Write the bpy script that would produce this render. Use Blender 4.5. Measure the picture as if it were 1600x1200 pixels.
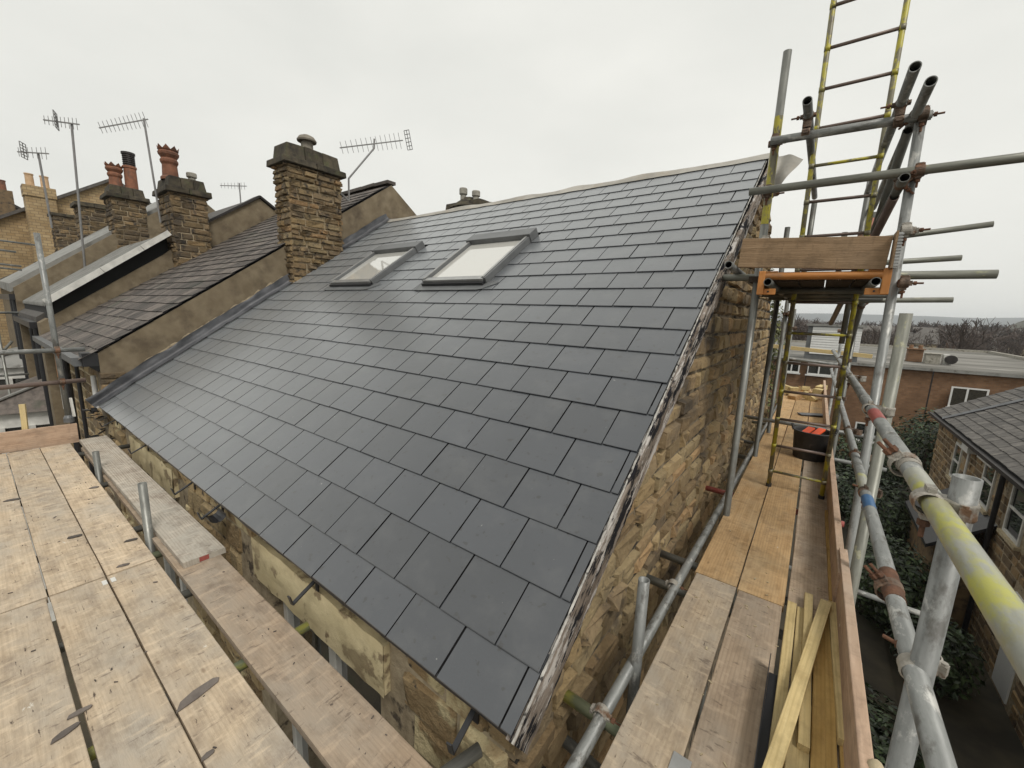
import bpy, bmesh, math, random
from mathutils import Vector, Matrix, noise
for o in list(bpy.data.objects): bpy.data.objects.remove(o)
R = math.radians
S = bpy.context.scene
COL = S.collection
rnd = random.Random(11)
# ------------------------------------------------------------------ camera
CAM = Vector((0.69989, -0.85304, 1.39493))
cd = bpy.data.cameras.new('camera'); cam = bpy.data.objects.new('camera', cd); COL.objects.link(cam)
cam.location = CAM; cam.rotation_euler = (R(80.069), R(-1.8989), R(36.9187))
cd.sensor_width = 36; cd.lens = 36*633.78/1600; cd.clip_start = .02; cd.clip_end = 20000
S.camera = cam
# ------------------------------------------------------------------ sky, sun, exposure
SUN_EL, SUN_AZ = 52, 118      # azimuth clockwise from +Y
w = bpy.data.worlds.new('World'); S.world = w; w.use_nodes = True
nt = w.node_tree; nt.nodes.clear()
def wn(t, **k):
    n = nt.nodes.new(t)
    for a, b in k.items(): setattr(n, a, b)
    return n
sky = wn('ShaderNodeTexSky', sky_type='NISHITA', sun_disc=False, sun_elevation=R(SUN_EL), sun_rotation=R(SUN_AZ), air_density=1.0, dust_density=3.0)
b1 = wn('ShaderNodeBackground'); b1.inputs[1].default_value = .05
hs = wn('ShaderNodeHueSaturation'); hs.inputs['Saturation'].default_value = .35
nt.links.new(sky.outputs[0], hs.inputs['Color']); nt.links.new(hs.outputs[0], b1.inputs[0])
tc = wn('ShaderNodeTexCoord'); mp = wn('ShaderNodeMapping'); mp.inputs['Scale'].default_value = (1, 1, 2.4)
nz = wn('ShaderNodeTexNoise'); nz.inputs['Scale'].default_value = 1.7; nz.inputs['Detail'].default_value = 5
rp = wn('ShaderNodeValToRGB')
rp.color_ramp.elements[0].position = .25; rp.color_ramp.elements[0].color = (.64, .645, .605, 1)
rp.color_ramp.elements[1].position = .72; rp.color_ramp.elements[1].color = (.79, .785, .735, 1)
nt.links.new(tc.outputs['Generated'], mp.inputs[0]); nt.links.new(mp.outputs[0], nz.inputs[0]); nt.links.new(nz.outputs[0], rp.inputs[0])
b2 = wn('ShaderNodeBackground'); b2.inputs[1].default_value = 1.0
nt.links.new(rp.outputs[0], b2.inputs[0])
mxs = wn('ShaderNodeMixShader'); mxs.inputs[0].default_value = .88
nt.links.new(b1.outputs[0], mxs.inputs[1]); nt.links.new(b2.outputs[0], mxs.inputs[2])
ow = wn('ShaderNodeOutputWorld'); nt.links.new(mxs.outputs[0], ow.inputs[0])
sl = bpy.data.lights.new('sun', 'SUN'); sl.energy = 1.5; sl.angle = R(18); sl.color = (1, .96, .9)
so = bpy.data.objects.new('sun', sl); COL.objects.link(so); so.location = (10, -10, 30)
d = Vector((math.sin(R(SUN_AZ))*math.cos(R(SUN_EL)), math.cos(R(SUN_AZ))*math.cos(R(SUN_EL)), math.sin(R(SUN_EL))))
so.rotation_euler = d.to_track_quat('Z', 'Y').to_euler()
vs = S.view_settings; vs.view_transform = 'Standard'; vs.look = 'None'; vs.exposure = .35; vs.gamma = 1; vs.use_curve_mapping = False
S.render.engine = 'CYCLES'

# ------------------------------------------------------------------ materials
MATS = {}
def newmat(name):
    m = bpy.data.materials.new(name); m.use_nodes = True
    n = m.node_tree; b = n.nodes['Principled BSDF']
    MATS[name] = m
    return m, n, b
class NB:
    def __init__(s, n): s.n = n
    def __call__(s, t, ins=None, **k):
        x = s.n.nodes.new(t)
        for a, b in k.items(): setattr(x, a, b)
        if ins:
            for a, b in ins.items():
                if hasattr(b, 'is_output'): s.n.links.new(b, x.inputs[a])
                else: x.inputs[a].default_value = b
        return x
    def coords(s, obj, stretch=(1, 1, 1), shift=True):
        if obj: c = s('ShaderNodeTexCoord').outputs['Object']
        else: c = s('ShaderNodeNewGeometry').outputs['Position']
        if obj and shift:
            r = s('ShaderNodeObjectInfo').outputs['Random']
            k = s('ShaderNodeMath', {0: r, 1: 37.0}, operation='MULTIPLY').outputs[0]
            c = s('ShaderNodeVectorMath', {0: c, 1: s('ShaderNodeCombineXYZ', {0: k, 1: k, 2: k}).outputs[0]}, operation='ADD').outputs[0]
        return s('ShaderNodeMapping', {0: c, 'Scale': stretch}).outputs[0]
    def noise(s, c, sc, det=5, ro=.55, dist=0.):
        return s('ShaderNodeTexNoise', {'Vector': c, 'Scale': sc, 'Detail': det, 'Roughness': ro, 'Distortion': dist}).outputs[0]
    def ramp(s, f, a, b):
        return s('ShaderNodeMapRange', {0: f, 1: a, 2: b}, clamp=True).outputs[0]
    def mix(s, f, a, b, mode='MIX'):
        x = s('ShaderNodeMix', data_type='RGBA', blend_type=mode)
        for i, v in ((0, f), (6, a), (7, b)):
            if hasattr(v, 'is_output'): s.n.links.new(v, x.inputs[i])
            else: x.inputs[i].default_value = v if i == 0 else (*v[:3], 1)
        return x.outputs[2]
    def rnd(s):
        a = s('ShaderNodeObjectInfo').outputs['Random']; b = s('ShaderNodeNewGeometry').outputs['Random Per Island']
        t = s('ShaderNodeMath', {0: a, 1: b}, operation='ADD').outputs[0]
        return s('ShaderNodeMath', {0: t}, operation='FRACT').outputs[0]
    def mul(s, a, b): return s('ShaderNodeMath', {0: a, 1: b}, operation='MULTIPLY').outputs[0]
    def bump(s, h, st, dist=.01): return s('ShaderNodeBump', {'Height': h, 'Strength': st, 'Distance': dist}).outputs[0]
def mat(name, c0, c1, sc=8, rough=.8, bump=.3, bsc=None, c2=None, sp_sc=20, sp=(.58, .66), rand=0., crand=None, obj=False, stretch=(1, 1, 1), metal=0, bdist=.01, c3=None, sp3=(.55, .7), sp3_sc=2., spec=.5, lo=.35, hi=.65):
    m, n, b = newmat(name); N = NB(n)
    c = N.coords(obj, stretch)
    col = N.mix(N.ramp(N.noise(c, sc), lo, hi), c0, c1)
    if crand:                      # random piece colours
        r = N.rnd(); x = N('ShaderNodeValToRGB', {0: r}); cr = x.color_ramp; cr.interpolation = 'CONSTANT'
        while len(cr.elements) < len(crand): cr.elements.new(.5)
        for i, q in enumerate(crand): cr.elements[i].position = i/len(crand); cr.elements[i].color = (*q, 1)
        col = N.mix(.62, col, x.outputs[0])
    if c2: col = N.mix(N.ramp(N.noise(c, sp_sc, 6, .6), *sp), col, c2)
    if c3: col = N.mix(N.ramp(N.noise(c, sp3_sc, 4, .6), *sp3), col, c3)
    if rand:
        v = N('ShaderNodeMapRange', {0: N.rnd(), 1: 0., 2: 1., 3: 1-rand, 4: 1+rand}).outputs[0]
        col = N('ShaderNodeHueSaturation', {'Value': v, 'Color': col}).outputs[0]
    n.links.new(col, b.inputs['Base Color'])
    b.inputs['Roughness'].default_value = rough; b.inputs['Metallic'].default_value = metal
    b.inputs['Specular IOR Level'].default_value = spec
    if bump:
        n.links.new(N.bump(N.noise(c, bsc or sc*4, 6, .65), bump, bdist), b.inputs['Normal'])
    return m
def plain(name, c, rough=.6, metal=0., spec=.5):
    return mat(name, tuple(x*.85 for x in c), tuple(min(1, x*1.12) for x in c), 6, rough, .15, 60, metal=metal, spec=spec, bdist=.002)

STONES = [(.28, .20, .10), (.22, .145, .07), (.35, .27, .15), (.16, .11, .06), (.26, .18, .085), (.09, .068, .045), (.31, .225, .12), (.20, .14, .075), (.27, .16, .075), (.12, .09, .055)]
mat('gable_stone', (.25, .172, .088), (.40, .30, .165), 13, .92, 1.0, 22, c2=(.07, .055, .04), sp_sc=16, sp=(.58, .72), rand=.34, crand=[(.34, .245, .125), (.27, .18, .088), (.41, .32, .175), (.19, .13, .068), (.31, .22, .105), (.10, .075, .05), (.37, .275, .145), (.24, .165, .085), (.31, .19, .09), (.15, .11, .065)], bdist=.03, c3=(.10, .078, .055), sp3=(.54, .68), sp3_sc=1.7)
mat('front_stone', (.30, .21, .11), (.46, .35, .20), 13, .92, 1.0, 22, c2=(.06, .048, .036), sp_sc=14, sp=(.57, .68), rand=.3, crand=[(.36, .26, .13), (.28, .19, .09), (.44, .34, .19), (.20, .14, .08), (.40, .29, .15)], bdist=.03, c3=(.58, .49, .29), sp3=(.55, .62), sp3_sc=3.4)
mat('gable_mortar', (.16, .125, .08), (.28, .225, .15), 14, .95, .8, 60, c2=(.03, .025, .02), sp_sc=5, sp=(.48, .6))
mat('sandstone', (.17, .118, .062), (.30, .215, .115), 11, .92, 1.0, 16, c2=(.045, .036, .028), sp_sc=9, sp=(.52, .66), rand=.28, crand=STONES, bdist=.035, c3=(.055, .043, .032), sp3=(.56, .72), sp3_sc=2.4)
mat('sooty_stone', (.13, .10, .06), (.24, .165, .085), 8, .92, .9, 30, c2=(.035, .03, .026), sp_sc=7, sp=(.48, .66), rand=.25, crand=[(.20, .14, .07), (.11, .08, .05), (.27, .19, .10), (.07, .055, .04), (.23, .155, .075), (.16, .11, .06)], bdist=.03)
mat('house_stone', (.18, .12, .06), (.30, .20, .10), 6, .9, .5, 20, c2=(.05, .04, .03), sp_sc=5, sp=(.5, .7), rand=.25, crand=[(.22, .14, .065), (.14, .09, .05), (.30, .20, .10), (.09, .065, .04), (.26, .17, .08)])
mat('cap_stone', (.034, .029, .022), (.088, .072, .047), 7, .95, .8, 30, c2=(.075, .078, .036), sp_sc=5, sp=(.55, .7), rand=.2, bdist=.02)
mat('mortar', (.27, .215, .14), (.42, .345, .235), 14, .95, .7, 60, c2=(.09, .07, .05), sp_sc=9)
mat('pale_mortar', (.36, .29, .18), (.50, .42, .28), 10, .95, .5, 50)
mat('render_coat', (.155, .12, .075), (.225, .18, .118), 4.5, .95, .8, 120, c2=(.10, .076, .05), sp_sc=3.0, sp=(.5, .72), c3=(.27, .22, .15), sp3=(.6, .75), sp3_sc=1.6, bdist=.008)
mat('lead', (.050, .052, .058), (.105, .107, .115), 5, .5, .6, 14, c2=(.24, .23, .22), sp_sc=8, sp=(.66, .78), rand=.15, bdist=.012)
mat('old_slate', (.066, .055, .048), (.125, .105, .090), 10, .75, .4, 50, c2=(.20, .17, .14), sp_sc=7, sp=(.62, .78), rand=.48, c3=(.06, .06, .045), sp3=(.56, .7))
mat('grey_slate', (.066, .060, .054), (.125, .114, .102), 8, .7, .3, 50, c2=(.24, .21, .17), sp_sc=4, sp=(.62, .8), rand=.3)
mat('brick', (.115, .055, .030), (.17, .085, .045), 5, .9, .2, 50, c2=(.07, .04, .028), sp_sc=3)
mat('terracotta', (.17, .07, .038), (.26, .11, .06), 9, .8, .4, 50, c2=(.10, .06, .045), sp_sc=6, sp=(.5, .75), rand=.15)
mat('buff_pot', (.50, .33, .19), (.60, .42, .26), 9, .8, .2, 50, rand=.1)
mat('concrete', (.25, .235, .20), (.36, .34, .29), 9, .9, .5, 60, c2=(.15, .14, .11), sp_sc=6)
mat('weathered_pot', (.17, .15, .12), (.27, .245, .20), 9, .9, .5, 60, c2=(.08, .075, .055), sp_sc=6)
mat('felt_roof', (.13, .122, .108), (.30, .285, .255), 1.1, .75, .3, 20, c2=(.085, .08, .065), sp_sc=.55, sp=(.46, .58), stretch=(.35, 1.8, 1))
mat('verge_mortar', (.30, .285, .26), (.52, .50, .46), 30, .95, .6, 90, c2=(.06, .055, .05), sp_sc=22, sp=(.55, .62))
plain('white_paint', (.62, .61, .57), .55)
mat('white_plastic', (.66, .66, .64), (.70, .70, .68), 6, .4, .1, 60, bdist=.002)
plain('black_plastic', (.018, .018, .02), .38)
plain('dark_void', (.012, .012, .012), .9)
plain('dark_metal', (.045, .04, .038), .55, .6)
plain('aerial_metal', (.22, .215, .21), .45, .4)
plain('orange_plastic', (.80, .10, .025), .5)
plain('slate_edge', (.016, .016, .018), .7, 0., .2)
plain('grey_trim', (.12, .124, .126), .4)
plain('alu_trim', (.42, .42, .41), .35, .7)
mat('zinc_sheet', (.18, .178, .165), (.27, .268, .25), 3, .65, .2, 30, c2=(.12, .112, .098), sp_sc=2.2)
mat('cream_paint', (.55, .46, .27), (.66, .56, .35), 5, .8, .5, 40, c2=(.20, .145, .085), sp_sc=6.0, sp=(.55, .60), bdist=.008, c3=(.36, .29, .17), sp3=(.5, .7), sp3_sc=3.)
mat('membrane', (.27, .255, .225), (.40, .38, .34), 3, .85, .5, 14, c2=(.33, .28, .22), sp_sc=4, sp=(.55, .75), bdist=.02)
mat('rubber_tub', (.02, .02, .021), (.045, .043, .042), 9, .65, .3, 50, c2=(.16, .14, .12), sp_sc=8, sp=(.6, .8))
mat('soil', (.03, .026, .018), (.07, .058, .038), 1.2, .95, .5, 8, c2=(.035, .045, .02), sp_sc=.6)
mat('grass_far', (.05, .05, .028), (.085, .08, .045), .01, .95, 0)
mat('leaf', (.014, .028, .011), (.05, .072, .028), 3, .5, .2, 20, rand=.8)
mat('holly_leaf', (.05, .065, .018), (.15, .15, .04), 3, .5, .2, 20, rand=.5)
mat('bark', (.055, .042, .035), (.11, .088, .072), 8, .95, .5, 30)
mat('twig', (.06, .045, .038), (.10, .078, .066), 3, .95, 0, rand=.25)
mat('rust', (.085, .042, .024), (.17, .078, .042), 20, .85, .6, 80, c2=(.07, .05, .04), sp_sc=14)
mat('rusty_coupler', (.085, .06, .045), (.20, .14, .10), 25, .7, .5, 80, c2=(.22, .09, .04), sp_sc=18, sp=(.55, .7), rand=.3, metal=.3)
mat('pale_coupler', (.26, .24, .205), (.40, .375, .33), 25, .6, .5, 80, c2=(.16, .09, .05), sp_sc=16, sp=(.53, .64), rand=.1, metal=.25)
def tubemat(name, c0, c1, cs=None, csp=(.5, .56), rough=.42, metal=.55, sc=7., c3=None, sp3=(.62, .7)):
    m, n, b = newmat(name); N = NB(n)
    c = N.coords(True, (1, 1, .18)); c1c = N.coords(True, (1, 1, .5))
    col = N.mix(N.ramp(N.noise(c, 42, 7, .65), .35, .65), c0, c1)
    f = None
    if cs:
        f = N.ramp(N.noise(c1c, sc, 7, .66), *csp); col = N.mix(f, col, cs)
    if c3: col = N.mix(N.ramp(N.noise(c1c, 16, 6, .7), *sp3), col, c3)
    v = N('ShaderNodeMapRange', {0: N.rnd(), 1: 0., 2: 1., 3: .85, 4: 1.12}).outputs[0]
    col = N('ShaderNodeHueSaturation', {'Value': v, 'Color': col}).outputs[0]
    n.links.new(col, b.inputs['Base Color'])
    b.inputs['Roughness'].default_value = rough
    if f is not None: n.links.new(N('ShaderNodeMapRange', {0: f, 1: 0., 2: 1., 3: metal, 4: 0.}).outputs[0], b.inputs['Metallic'])
    else: b.inputs['Metallic'].default_value = metal
    n.links.new(N.ramp(N.noise(c, 22, 5), -.4, 1.6), b.inputs['Roughness'])
    n.links.new(N.bump(N.noise(c1c, 60, 6, .7), .25, .002), b.inputs['Normal'])
tubemat('galvanised', (.17, .175, .168), (.26, .266, .254), (.10, .096, .085), (.53, .64), metal=.2, c3=(.42, .415, .385), sp3=(.56, .66), sc=17.)
tubemat('galvanised_dark', (.13, .132, .12), (.21, .21, .19), (.085, .07, .055), (.55, .7), metal=.4, c3=(.30, .29, .26), sp3=(.64, .74))
tubemat('galvanised_mossy', (.15, .15, .125), (.235, .235, .20), (.27, .27, .07), (.60, .68), metal=.25, sc=16., c3=(.36, .345, .30), sp3=(.60, .70))
tubemat('tube_yellow', (.29, .295, .25), (.40, .40, .345), (.43, .42, .10), (.47, .58), metal=.1, sc=12., c3=(.34, .325, .20), sp3=(.52, .62))
tubemat('tube_yellow_worn', (.14, .125, .08), (.22, .20, .13), (.42, .37, .035), (.47, .55), metal=.15, sc=18., c3=(.08, .06, .04), sp3=(.56, .64))
tubemat('tube_brown', (.14, .10, .085), (.20, .15, .125), (.09, .06, .05), (.55, .7), metal=.3)
tubemat('tube_green', (.16, .19, .12), (.25, .27, .18), (.30, .30, .08), (.52, .6), metal=.25)
tubemat('paint_red', (.30, .075, .065), (.39, .105, .09), (.30, .20, .18), (.57, .66), metal=.1)
tubemat('paint_blue', (.04, .11, .24), (.06, .15, .30), (.26, .28, .28), (.53, .60), metal=.1)
tubemat('paint_orange', (.46, .18, .042), (.56, .24, .065), (.34, .17, .07), (.57, .66), rough=.5, metal=.1, c3=(.62, .50, .36), sp3=(.63, .72))
tubemat('paint_salmon', (.40, .16, .11), (.52, .24, .17), (.26, .10, .08), (.55, .66), metal=.05)
def boardmat(name, c0, c1, grey, gsp, dirt=(.14, .10, .075), speck=.62, rings=.28, fleck=1.):
    m, n, b = newmat(name); N = NB(n)
    g = N.coords(True, (1.3, 19, 19)); q = N.coords(True, (1, 1.6, 1.6)); st = N.coords(True, (4.0, 22, 22))
    grain = N.noise(g, 1.6, 7, .62, .6)
    col = N.mix(N.ramp(grain, .32, .68), c0, c1)
    wv = N('ShaderNodeTexWave', {'Vector': N.coords(True, (.55, 9, 9)), 'Scale': 2.2, 'Distortion': 9.0, 'Detail': 3.0, 'Detail Scale': .6}, bands_direction='Y').outputs['Fac']
    col = N.mix(N.mul(N.ramp(wv, .5, .95), rings), col, tuple(x*.62 for x in c0))
    col = N.mix(N.ramp(N.noise(q, 1.8, 6, .62), *gsp), col, grey)
    col = N.mix(N.mul(N.ramp(N.noise(q, 4.2, 7, .7), .52, .72), .6), col, dirt)
    col = N.mix(N.mul(N.ramp(N.noise(N.coords(True, (2.6, 4.2, 4.2)), 4.0, 6, .62), .48, .66), .34), col, tuple(x*.5 for x in c0))
    col = N.mix(N.ramp(N.noise(st, 3.1, 6, .62), speck, speck+.055), col, tuple(x*.42 for x in dirt))
    fk = N.coords(True, (24, 7, 7))
    col = N.mix(N.mul(N.ramp(N.noise(fk, 1.5, 6, .66), .60, .65), .55*fleck), col, tuple(x*.8 for x in dirt))
    col = N.mix(N.mul(N.ramp(N.noise(N('ShaderNodeMapping', {0: fk, 'Location': (7, 2, 3)}).outputs[0], 1.1, 6, .65), .54, .66), .4*fleck), col, tuple(min(.8, x*1.22) for x in c1))
    vo = N('ShaderNodeTexVoronoi', {'Vector': N.coords(True, (1.0, 2.4, 2.4)), 'Scale': 3.4, 'Randomness': 1.0}).outputs['Distance']
    col = N.mix(N('ShaderNodeMapRange', {0: vo, 1: .035, 2: .075, 3: .45, 4: 0.}, clamp=True).outputs[0], col, (.16, .10, .06))
    col = N.mix(N.ramp(N.noise(q, 7, 5, .7), .69, .73), col, (.66, .62, .54))
    v = N('ShaderNodeMapRange', {0: N('ShaderNodeObjectInfo').outputs['Random'], 1: 0., 2: 1., 3: .86, 4: 1.12}).outputs[0]
    col = N('ShaderNodeHueSaturation', {'Value': v, 'Color': col}).outputs[0]
    n.links.new(col, b.inputs['Base Color']); b.inputs['Roughness'].default_value = .86; b.inputs['Specular IOR Level'].default_value = .25
    hgt = N('ShaderNodeMath', {0: grain, 1: N.noise(st, 6, 5)}, operation='ADD').outputs[0]
    n.links.new(N.bump(hgt, .45, .004), b.inputs['Normal'])
boardmat('board_worn', (.44, .34, .235), (.61, .49, .35), (.42, .365, .295), (.42, .66), (.16, .12, .095), speck=.645, rings=.2)
boardmat('board_brown', (.36, .268, .185), (.48, .372, .268), (.36, .30, .235), (.42, .66), speck=.68)
boardmat('board_grey', (.36, .31, .25), (.50, .44, .365), (.38, .35, .30), (.42, .66), speck=.69, rings=.7)
boardmat('board_fresh', (.47, .30, .145), (.61, .415, .22), (.50, .37, .22), (.5, .72), (.22, .14, .08), .675, fleck=.65)
boardmat('board_pink', (.40, .275, .19), (.52, .375, .27), (.40, .315, .24), (.45, .7), speck=.7, fleck=.25)
boardmat('board_underside_shade', (.05, .038, .028), (.085, .065, .048), (.06, .05, .04), (.5, .7), (.03, .025, .02), .7)  # wood tone lowered to put the platform underside's shade into the colour
boardmat('batten_wood', (.52, .395, .185), (.64, .51, .265), (.52, .425, .24), (.5, .75), (.30, .20, .08), .72, fleck=.12)
boardmat('batten_amber', (.44, .275, .09), (.55, .37, .14), (.46, .31, .12), (.5, .75), (.22, .13, .05), .72, fleck=.12)
boardmat('toe_brown', (.25, .165, .095), (.35, .24, .145), (.27, .19, .12), (.5, .7), (.10, .07, .045), .68, fleck=.4)
# fibre-cement slate: smooth dark grey with a soft sheen
def slatemat():
    m, n, b = newmat('new_slate'); N = NB(n)
    c = N.coords(False)
    col = N.mix(N.ramp(N.noise(c, 2.2, 5), .3, .7), (.021, .0245, .031), (.030, .034, .042))
    v = N('ShaderNodeMapRange', {0: N.rnd(), 1: 0., 2: 1., 3: .78, 4: 1.24}).outputs[0]
    col = N('ShaderNodeHueSaturation', {'Value': v, 'Color': col}).outputs[0]
    col = N.mix(N.ramp(N.noise(c, 26, 3, .5), .65, .675), col, (.010, .010, .011))
    col = N.mix(N.mul(N.ramp(N.noise(c, 5, 6, .65), .5, .75), .22), col, (.13, .13, .125))
    col = N.mix(N.ramp(N.noise(N('ShaderNodeMapping', {0: c, 'Location': (9, 3, 5)}).outputs[0], 30, 2, .5), .775, .79), col, (.22, .22, .21))
    n.links.new(col, b.inputs['Base Color'])
    rr = N('ShaderNodeMapRange', {0: N.noise(c, 9, 6, .6), 1: .3, 2: .7, 3: .32, 4: .40}).outputs[0]
    n.links.new(rr, b.inputs['Roughness'])
    b.inputs['Specular IOR Level'].default_value = .7; b.inputs['Coat Weight'].default_value = 1.0; b.inputs['Coat Roughness'].default_value = .30; b.inputs['Coat IOR'].default_value = 1.62; b.inputs['Sheen Weight'].default_value = 1.0; b.inputs['Sheen Roughness'].default_value = .36; b.inputs['Sheen Tint'].default_value = (.93, .97, 1, 1)
    h = N('ShaderNodeMath', {0: N.noise(c, 120, 4, .6), 1: N.mul(N.noise(N('ShaderNodeMapping', {0: c, 'Scale': (1, 3, 3)}).outputs[0], 10, 5), 1.5)}, operation='ADD').outputs[0]
    n.links.new(N.bump(h, .16, .004), b.inputs['Normal'])
slatemat()
def bargemat():
    m, n, b = newmat('peeling_paint'); N = NB(n); b.inputs['Specular IOR Level'].default_value = .15
    c = N.coords(True, (.8, 9, 9)); q = N.coords(True, (1.2, 5, 5))
    wood = N.mix(N.ramp(N.noise(c, 3, 6), .35, .65), (.12, .095, .075), (.26, .22, .185))
    x = N.ramp(N.noise(q, 3.2, 8, .74), .50, .55)
    col = N.mix(x, wood, (.46, .43, .40))
    col = N.mix(N.ramp(N.noise(N('ShaderNodeMapping', {0: q, 'Location': (4, 4, 4)}).outputs[0], 3.0, 7, .72), .505, .54), col, (.014, .014, .017))
    n.links.new(col, b.inputs['Base Color']); b.inputs['Roughness'].default_value = .85
    n.links.new(N.bump(x, .6, .004), b.inputs['Normal'])
bargemat()
def glassmat(name, tint, rough=.03):
    m, n, b = newmat(name)
    b.inputs['Base Color'].default_value = (*tint, 1); b.inputs['Roughness'].default_value = rough
    b.inputs['Specular IOR Level'].default_value = 1.0; b.inputs['IOR'].default_value = 1.6
    b.inputs['Coat Weight'].default_value = 1.0; b.inputs['Coat Roughness'].default_value = .02
glassmat('window_glass', (.02, .022, .022))
glassmat('skylight_glass', (.55, .54, .50), .06)
def brickmat(name, c0, c1, cm, sc, axis='xz'):
    m, n, b = newmat(name); N = NB(n)
    p = N('ShaderNodeSeparateXYZ', {0: N('ShaderNodeNewGeometry').outputs['Position']})
    v = N('ShaderNodeCombineXYZ', {0: p.outputs['X' if axis[0] == 'x' else 'Y'], 1: p.outputs['Z'], 2: 0.}).outputs[0]
    t = N('ShaderNodeTexBrick', {'Vector': v, 'Color1': (*c0, 1), 'Color2': (*c1, 1), 'Mortar': (*cm, 1), 'Scale': sc, 'Mortar Size': .02, 'Bias': 0.})
    pos = N.coords(False)
    col = N.mix(N.mul(N.ramp(N.noise(pos, 1.0, 6, .65), .4, .7), .6), t.outputs[0], tuple(x*.45 for x in c0))
    n.links.new(col, b.inputs['Base Color']); b.inputs['Roughness'].default_value = .9
    n.links.new(N.bump(t.outputs[1], -.4, .01), b.inputs['Normal'])
brickmat('brown_brick', (.19, .10, .052), (.27, .15, .08), (.20, .14, .09), 2.6)
brickmat('yellow_brick', (.36, .25, .125), (.48, .36, .20), (.22, .16, .10), 2.0, 'yz')

# ------------------------------------------------------------------ geometry helpers
WM = {}
def reg(o, parent=None, M=None):
    COL.objects.link(o); M = M.copy() if M else Matrix(); o.matrix_basis = M; WM[o.name] = M
    if parent: o.parent = parent; o.matrix_parent_inverse = WM[parent.name].inverted()
    return o
def tag(o, label=None, cat=None, group=None, kind=None):
    if label: o['label'] = label
    if cat: o['category'] = cat
    if group: o['group'] = group
    if kind: o['kind'] = kind
    return o
def root(name, loc, label, cat, group=None):
    return tag(reg(bpy.data.objects.new(name, None), None, Matrix.Translation(loc)), label, cat, group)
class G:
    def __init__(s): s.v = []; s.f = []; s.m = []
    def add(s, vs, fs, m=0):
        o = len(s.v); s.v += [tuple(p) for p in vs]; s.f += [[i+o for i in f] for f in fs]; s.m += [m]*len(fs); return s
    def box(s, a, b, m=0, M=None):
        x0, y0, z0 = a; x1, y1, z1 = b
        vs = [(x0, y0, z0), (x1, y0, z0), (x1, y1, z0), (x0, y1, z0), (x0, y0, z1), (x1, y0, z1), (x1, y1, z1), (x0, y1, z1)]
        if M: vs = [M @ Vector(p) for p in vs]
        return s.add(vs, [(0, 3, 2, 1), (4, 5, 6, 7), (0, 1, 5, 4), (1, 2, 6, 5), (2, 3, 7, 6), (3, 0, 4, 7)], m)
    def bar(s, p, q, wd, ht, m=0, up=(0, 0, 1)):
        p, q = Vector(p), Vector(q); x = (q-p); L = x.length; x.normalize(); u = Vector(up); y = u.cross(x)
        if y.length < 1e-4: y = Vector((0, 1, 0)).cross(x)
        y.normalize(); z = x.cross(y)
        M = Matrix((x, y, z)).transposed().to_4x4(); M.translation = p
        return s.box((0, -wd/2, -ht/2), (L, wd/2, ht/2), m, M)
    def cyl(s, p, q, r, r2=None, n=12, m=0, caps=True):
        p, q = Vector(p), Vector(q); r2 = r if r2 is None else r2
        z = (q-p).normalized(); x = z.orthogonal().normalized(); y = z.cross(x); vs = []
        for c, rr in ((p, r), (q, r2)):
            for i in range(n):
                a = 2*math.pi*i/n; vs.append(c+x*math.cos(a)*rr+y*math.sin(a)*rr)
        fs = [(i, (i+1) % n, n+(i+1) % n, n+i) for i in range(n)]
        if caps: fs += [tuple(range(n))[::-1], tuple(range(n, 2*n))]
        return s.add(vs, fs, m)
    def lathe(s, c, prof, n=20, m=0, jag=None):
        c = Vector(c); vs = []
        for r, z in prof:
            for i in range(n):
                a = 2*math.pi*i/n; vs.append(c+Vector((math.cos(a)*r, math.sin(a)*r, z)))
        fs = [(k*n+i, k*n+(i+1) % n, (k+1)*n+(i+1) % n, (k+1)*n+i) for k in range(len(prof)-1) for i in range(n)]
        return s.add(vs, fs, m)
    def prism(s, poly, vec, m=0):
        n = len(poly); vec = Vector(vec); vs = [Vector(p) for p in poly]; vs += [p+vec for p in vs]
        return s.add(vs, [tuple(range(n))[::-1], tuple(range(n, 2*n))]+[(i, (i+1) % n, n+(i+1) % n, n+i) for i in range(n)], m)
    def grid(s, fn, nu, nv, m=0):
        vs = [fn(i/nu, j/nv) for j in range(nv+1) for i in range(nu+1)]
        return s.add(vs, [(j*(nu+1)+i, j*(nu+1)+i+1, (j+1)*(nu+1)+i+1, (j+1)*(nu+1)+i) for j in range(nv) for i in range(nu)], m)
def mk(g, mats, smooth=False, name='mesh'):
    me = bpy.data.meshes.new(name); me.from_pydata(g.v, [], g.f)
    for m in ([mats] if isinstance(mats, str) else mats): me.materials.append(MATS[m])
    me.polygons.foreach_set('material_index', g.m)
    if smooth: me.polygons.foreach_set('use_smooth', [True]*len(me.polygons))
    bm = bmesh.new(); bm.from_mesh(me); bmesh.ops.recalc_face_normals(bm, faces=bm.faces); bm.to_mesh(me); bm.free()
    me.update(); return me
def O(name, g, mats, parent=None, label=None, cat=None, group=None, kind=None, smooth=False, bevel=0, M=None, angle=None):
    if M is None:
        xs = [p[0] for p in g.v]; ys = [p[1] for p in g.v]; zs = [p[2] for p in g.v]
        c = Vector(((min(xs)+max(xs))/2, (min(ys)+max(ys))/2, min(zs)))
        g.v = [(p[0]-c.x, p[1]-c.y, p[2]-c.z) for p in g.v]; M = Matrix.Translation(c)
    o = bpy.data.objects.new(name, mk(g, mats, smooth, name)); reg(o, parent, M)
    if bevel:
        b = o.modifiers.new('bevel', 'BEVEL'); b.width = bevel; b.segments = 2; b.limit_method = 'ANGLE'
    return tag(o, label, cat, group, kind)
def dist(p): return (Vector(p)-CAM).length
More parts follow.
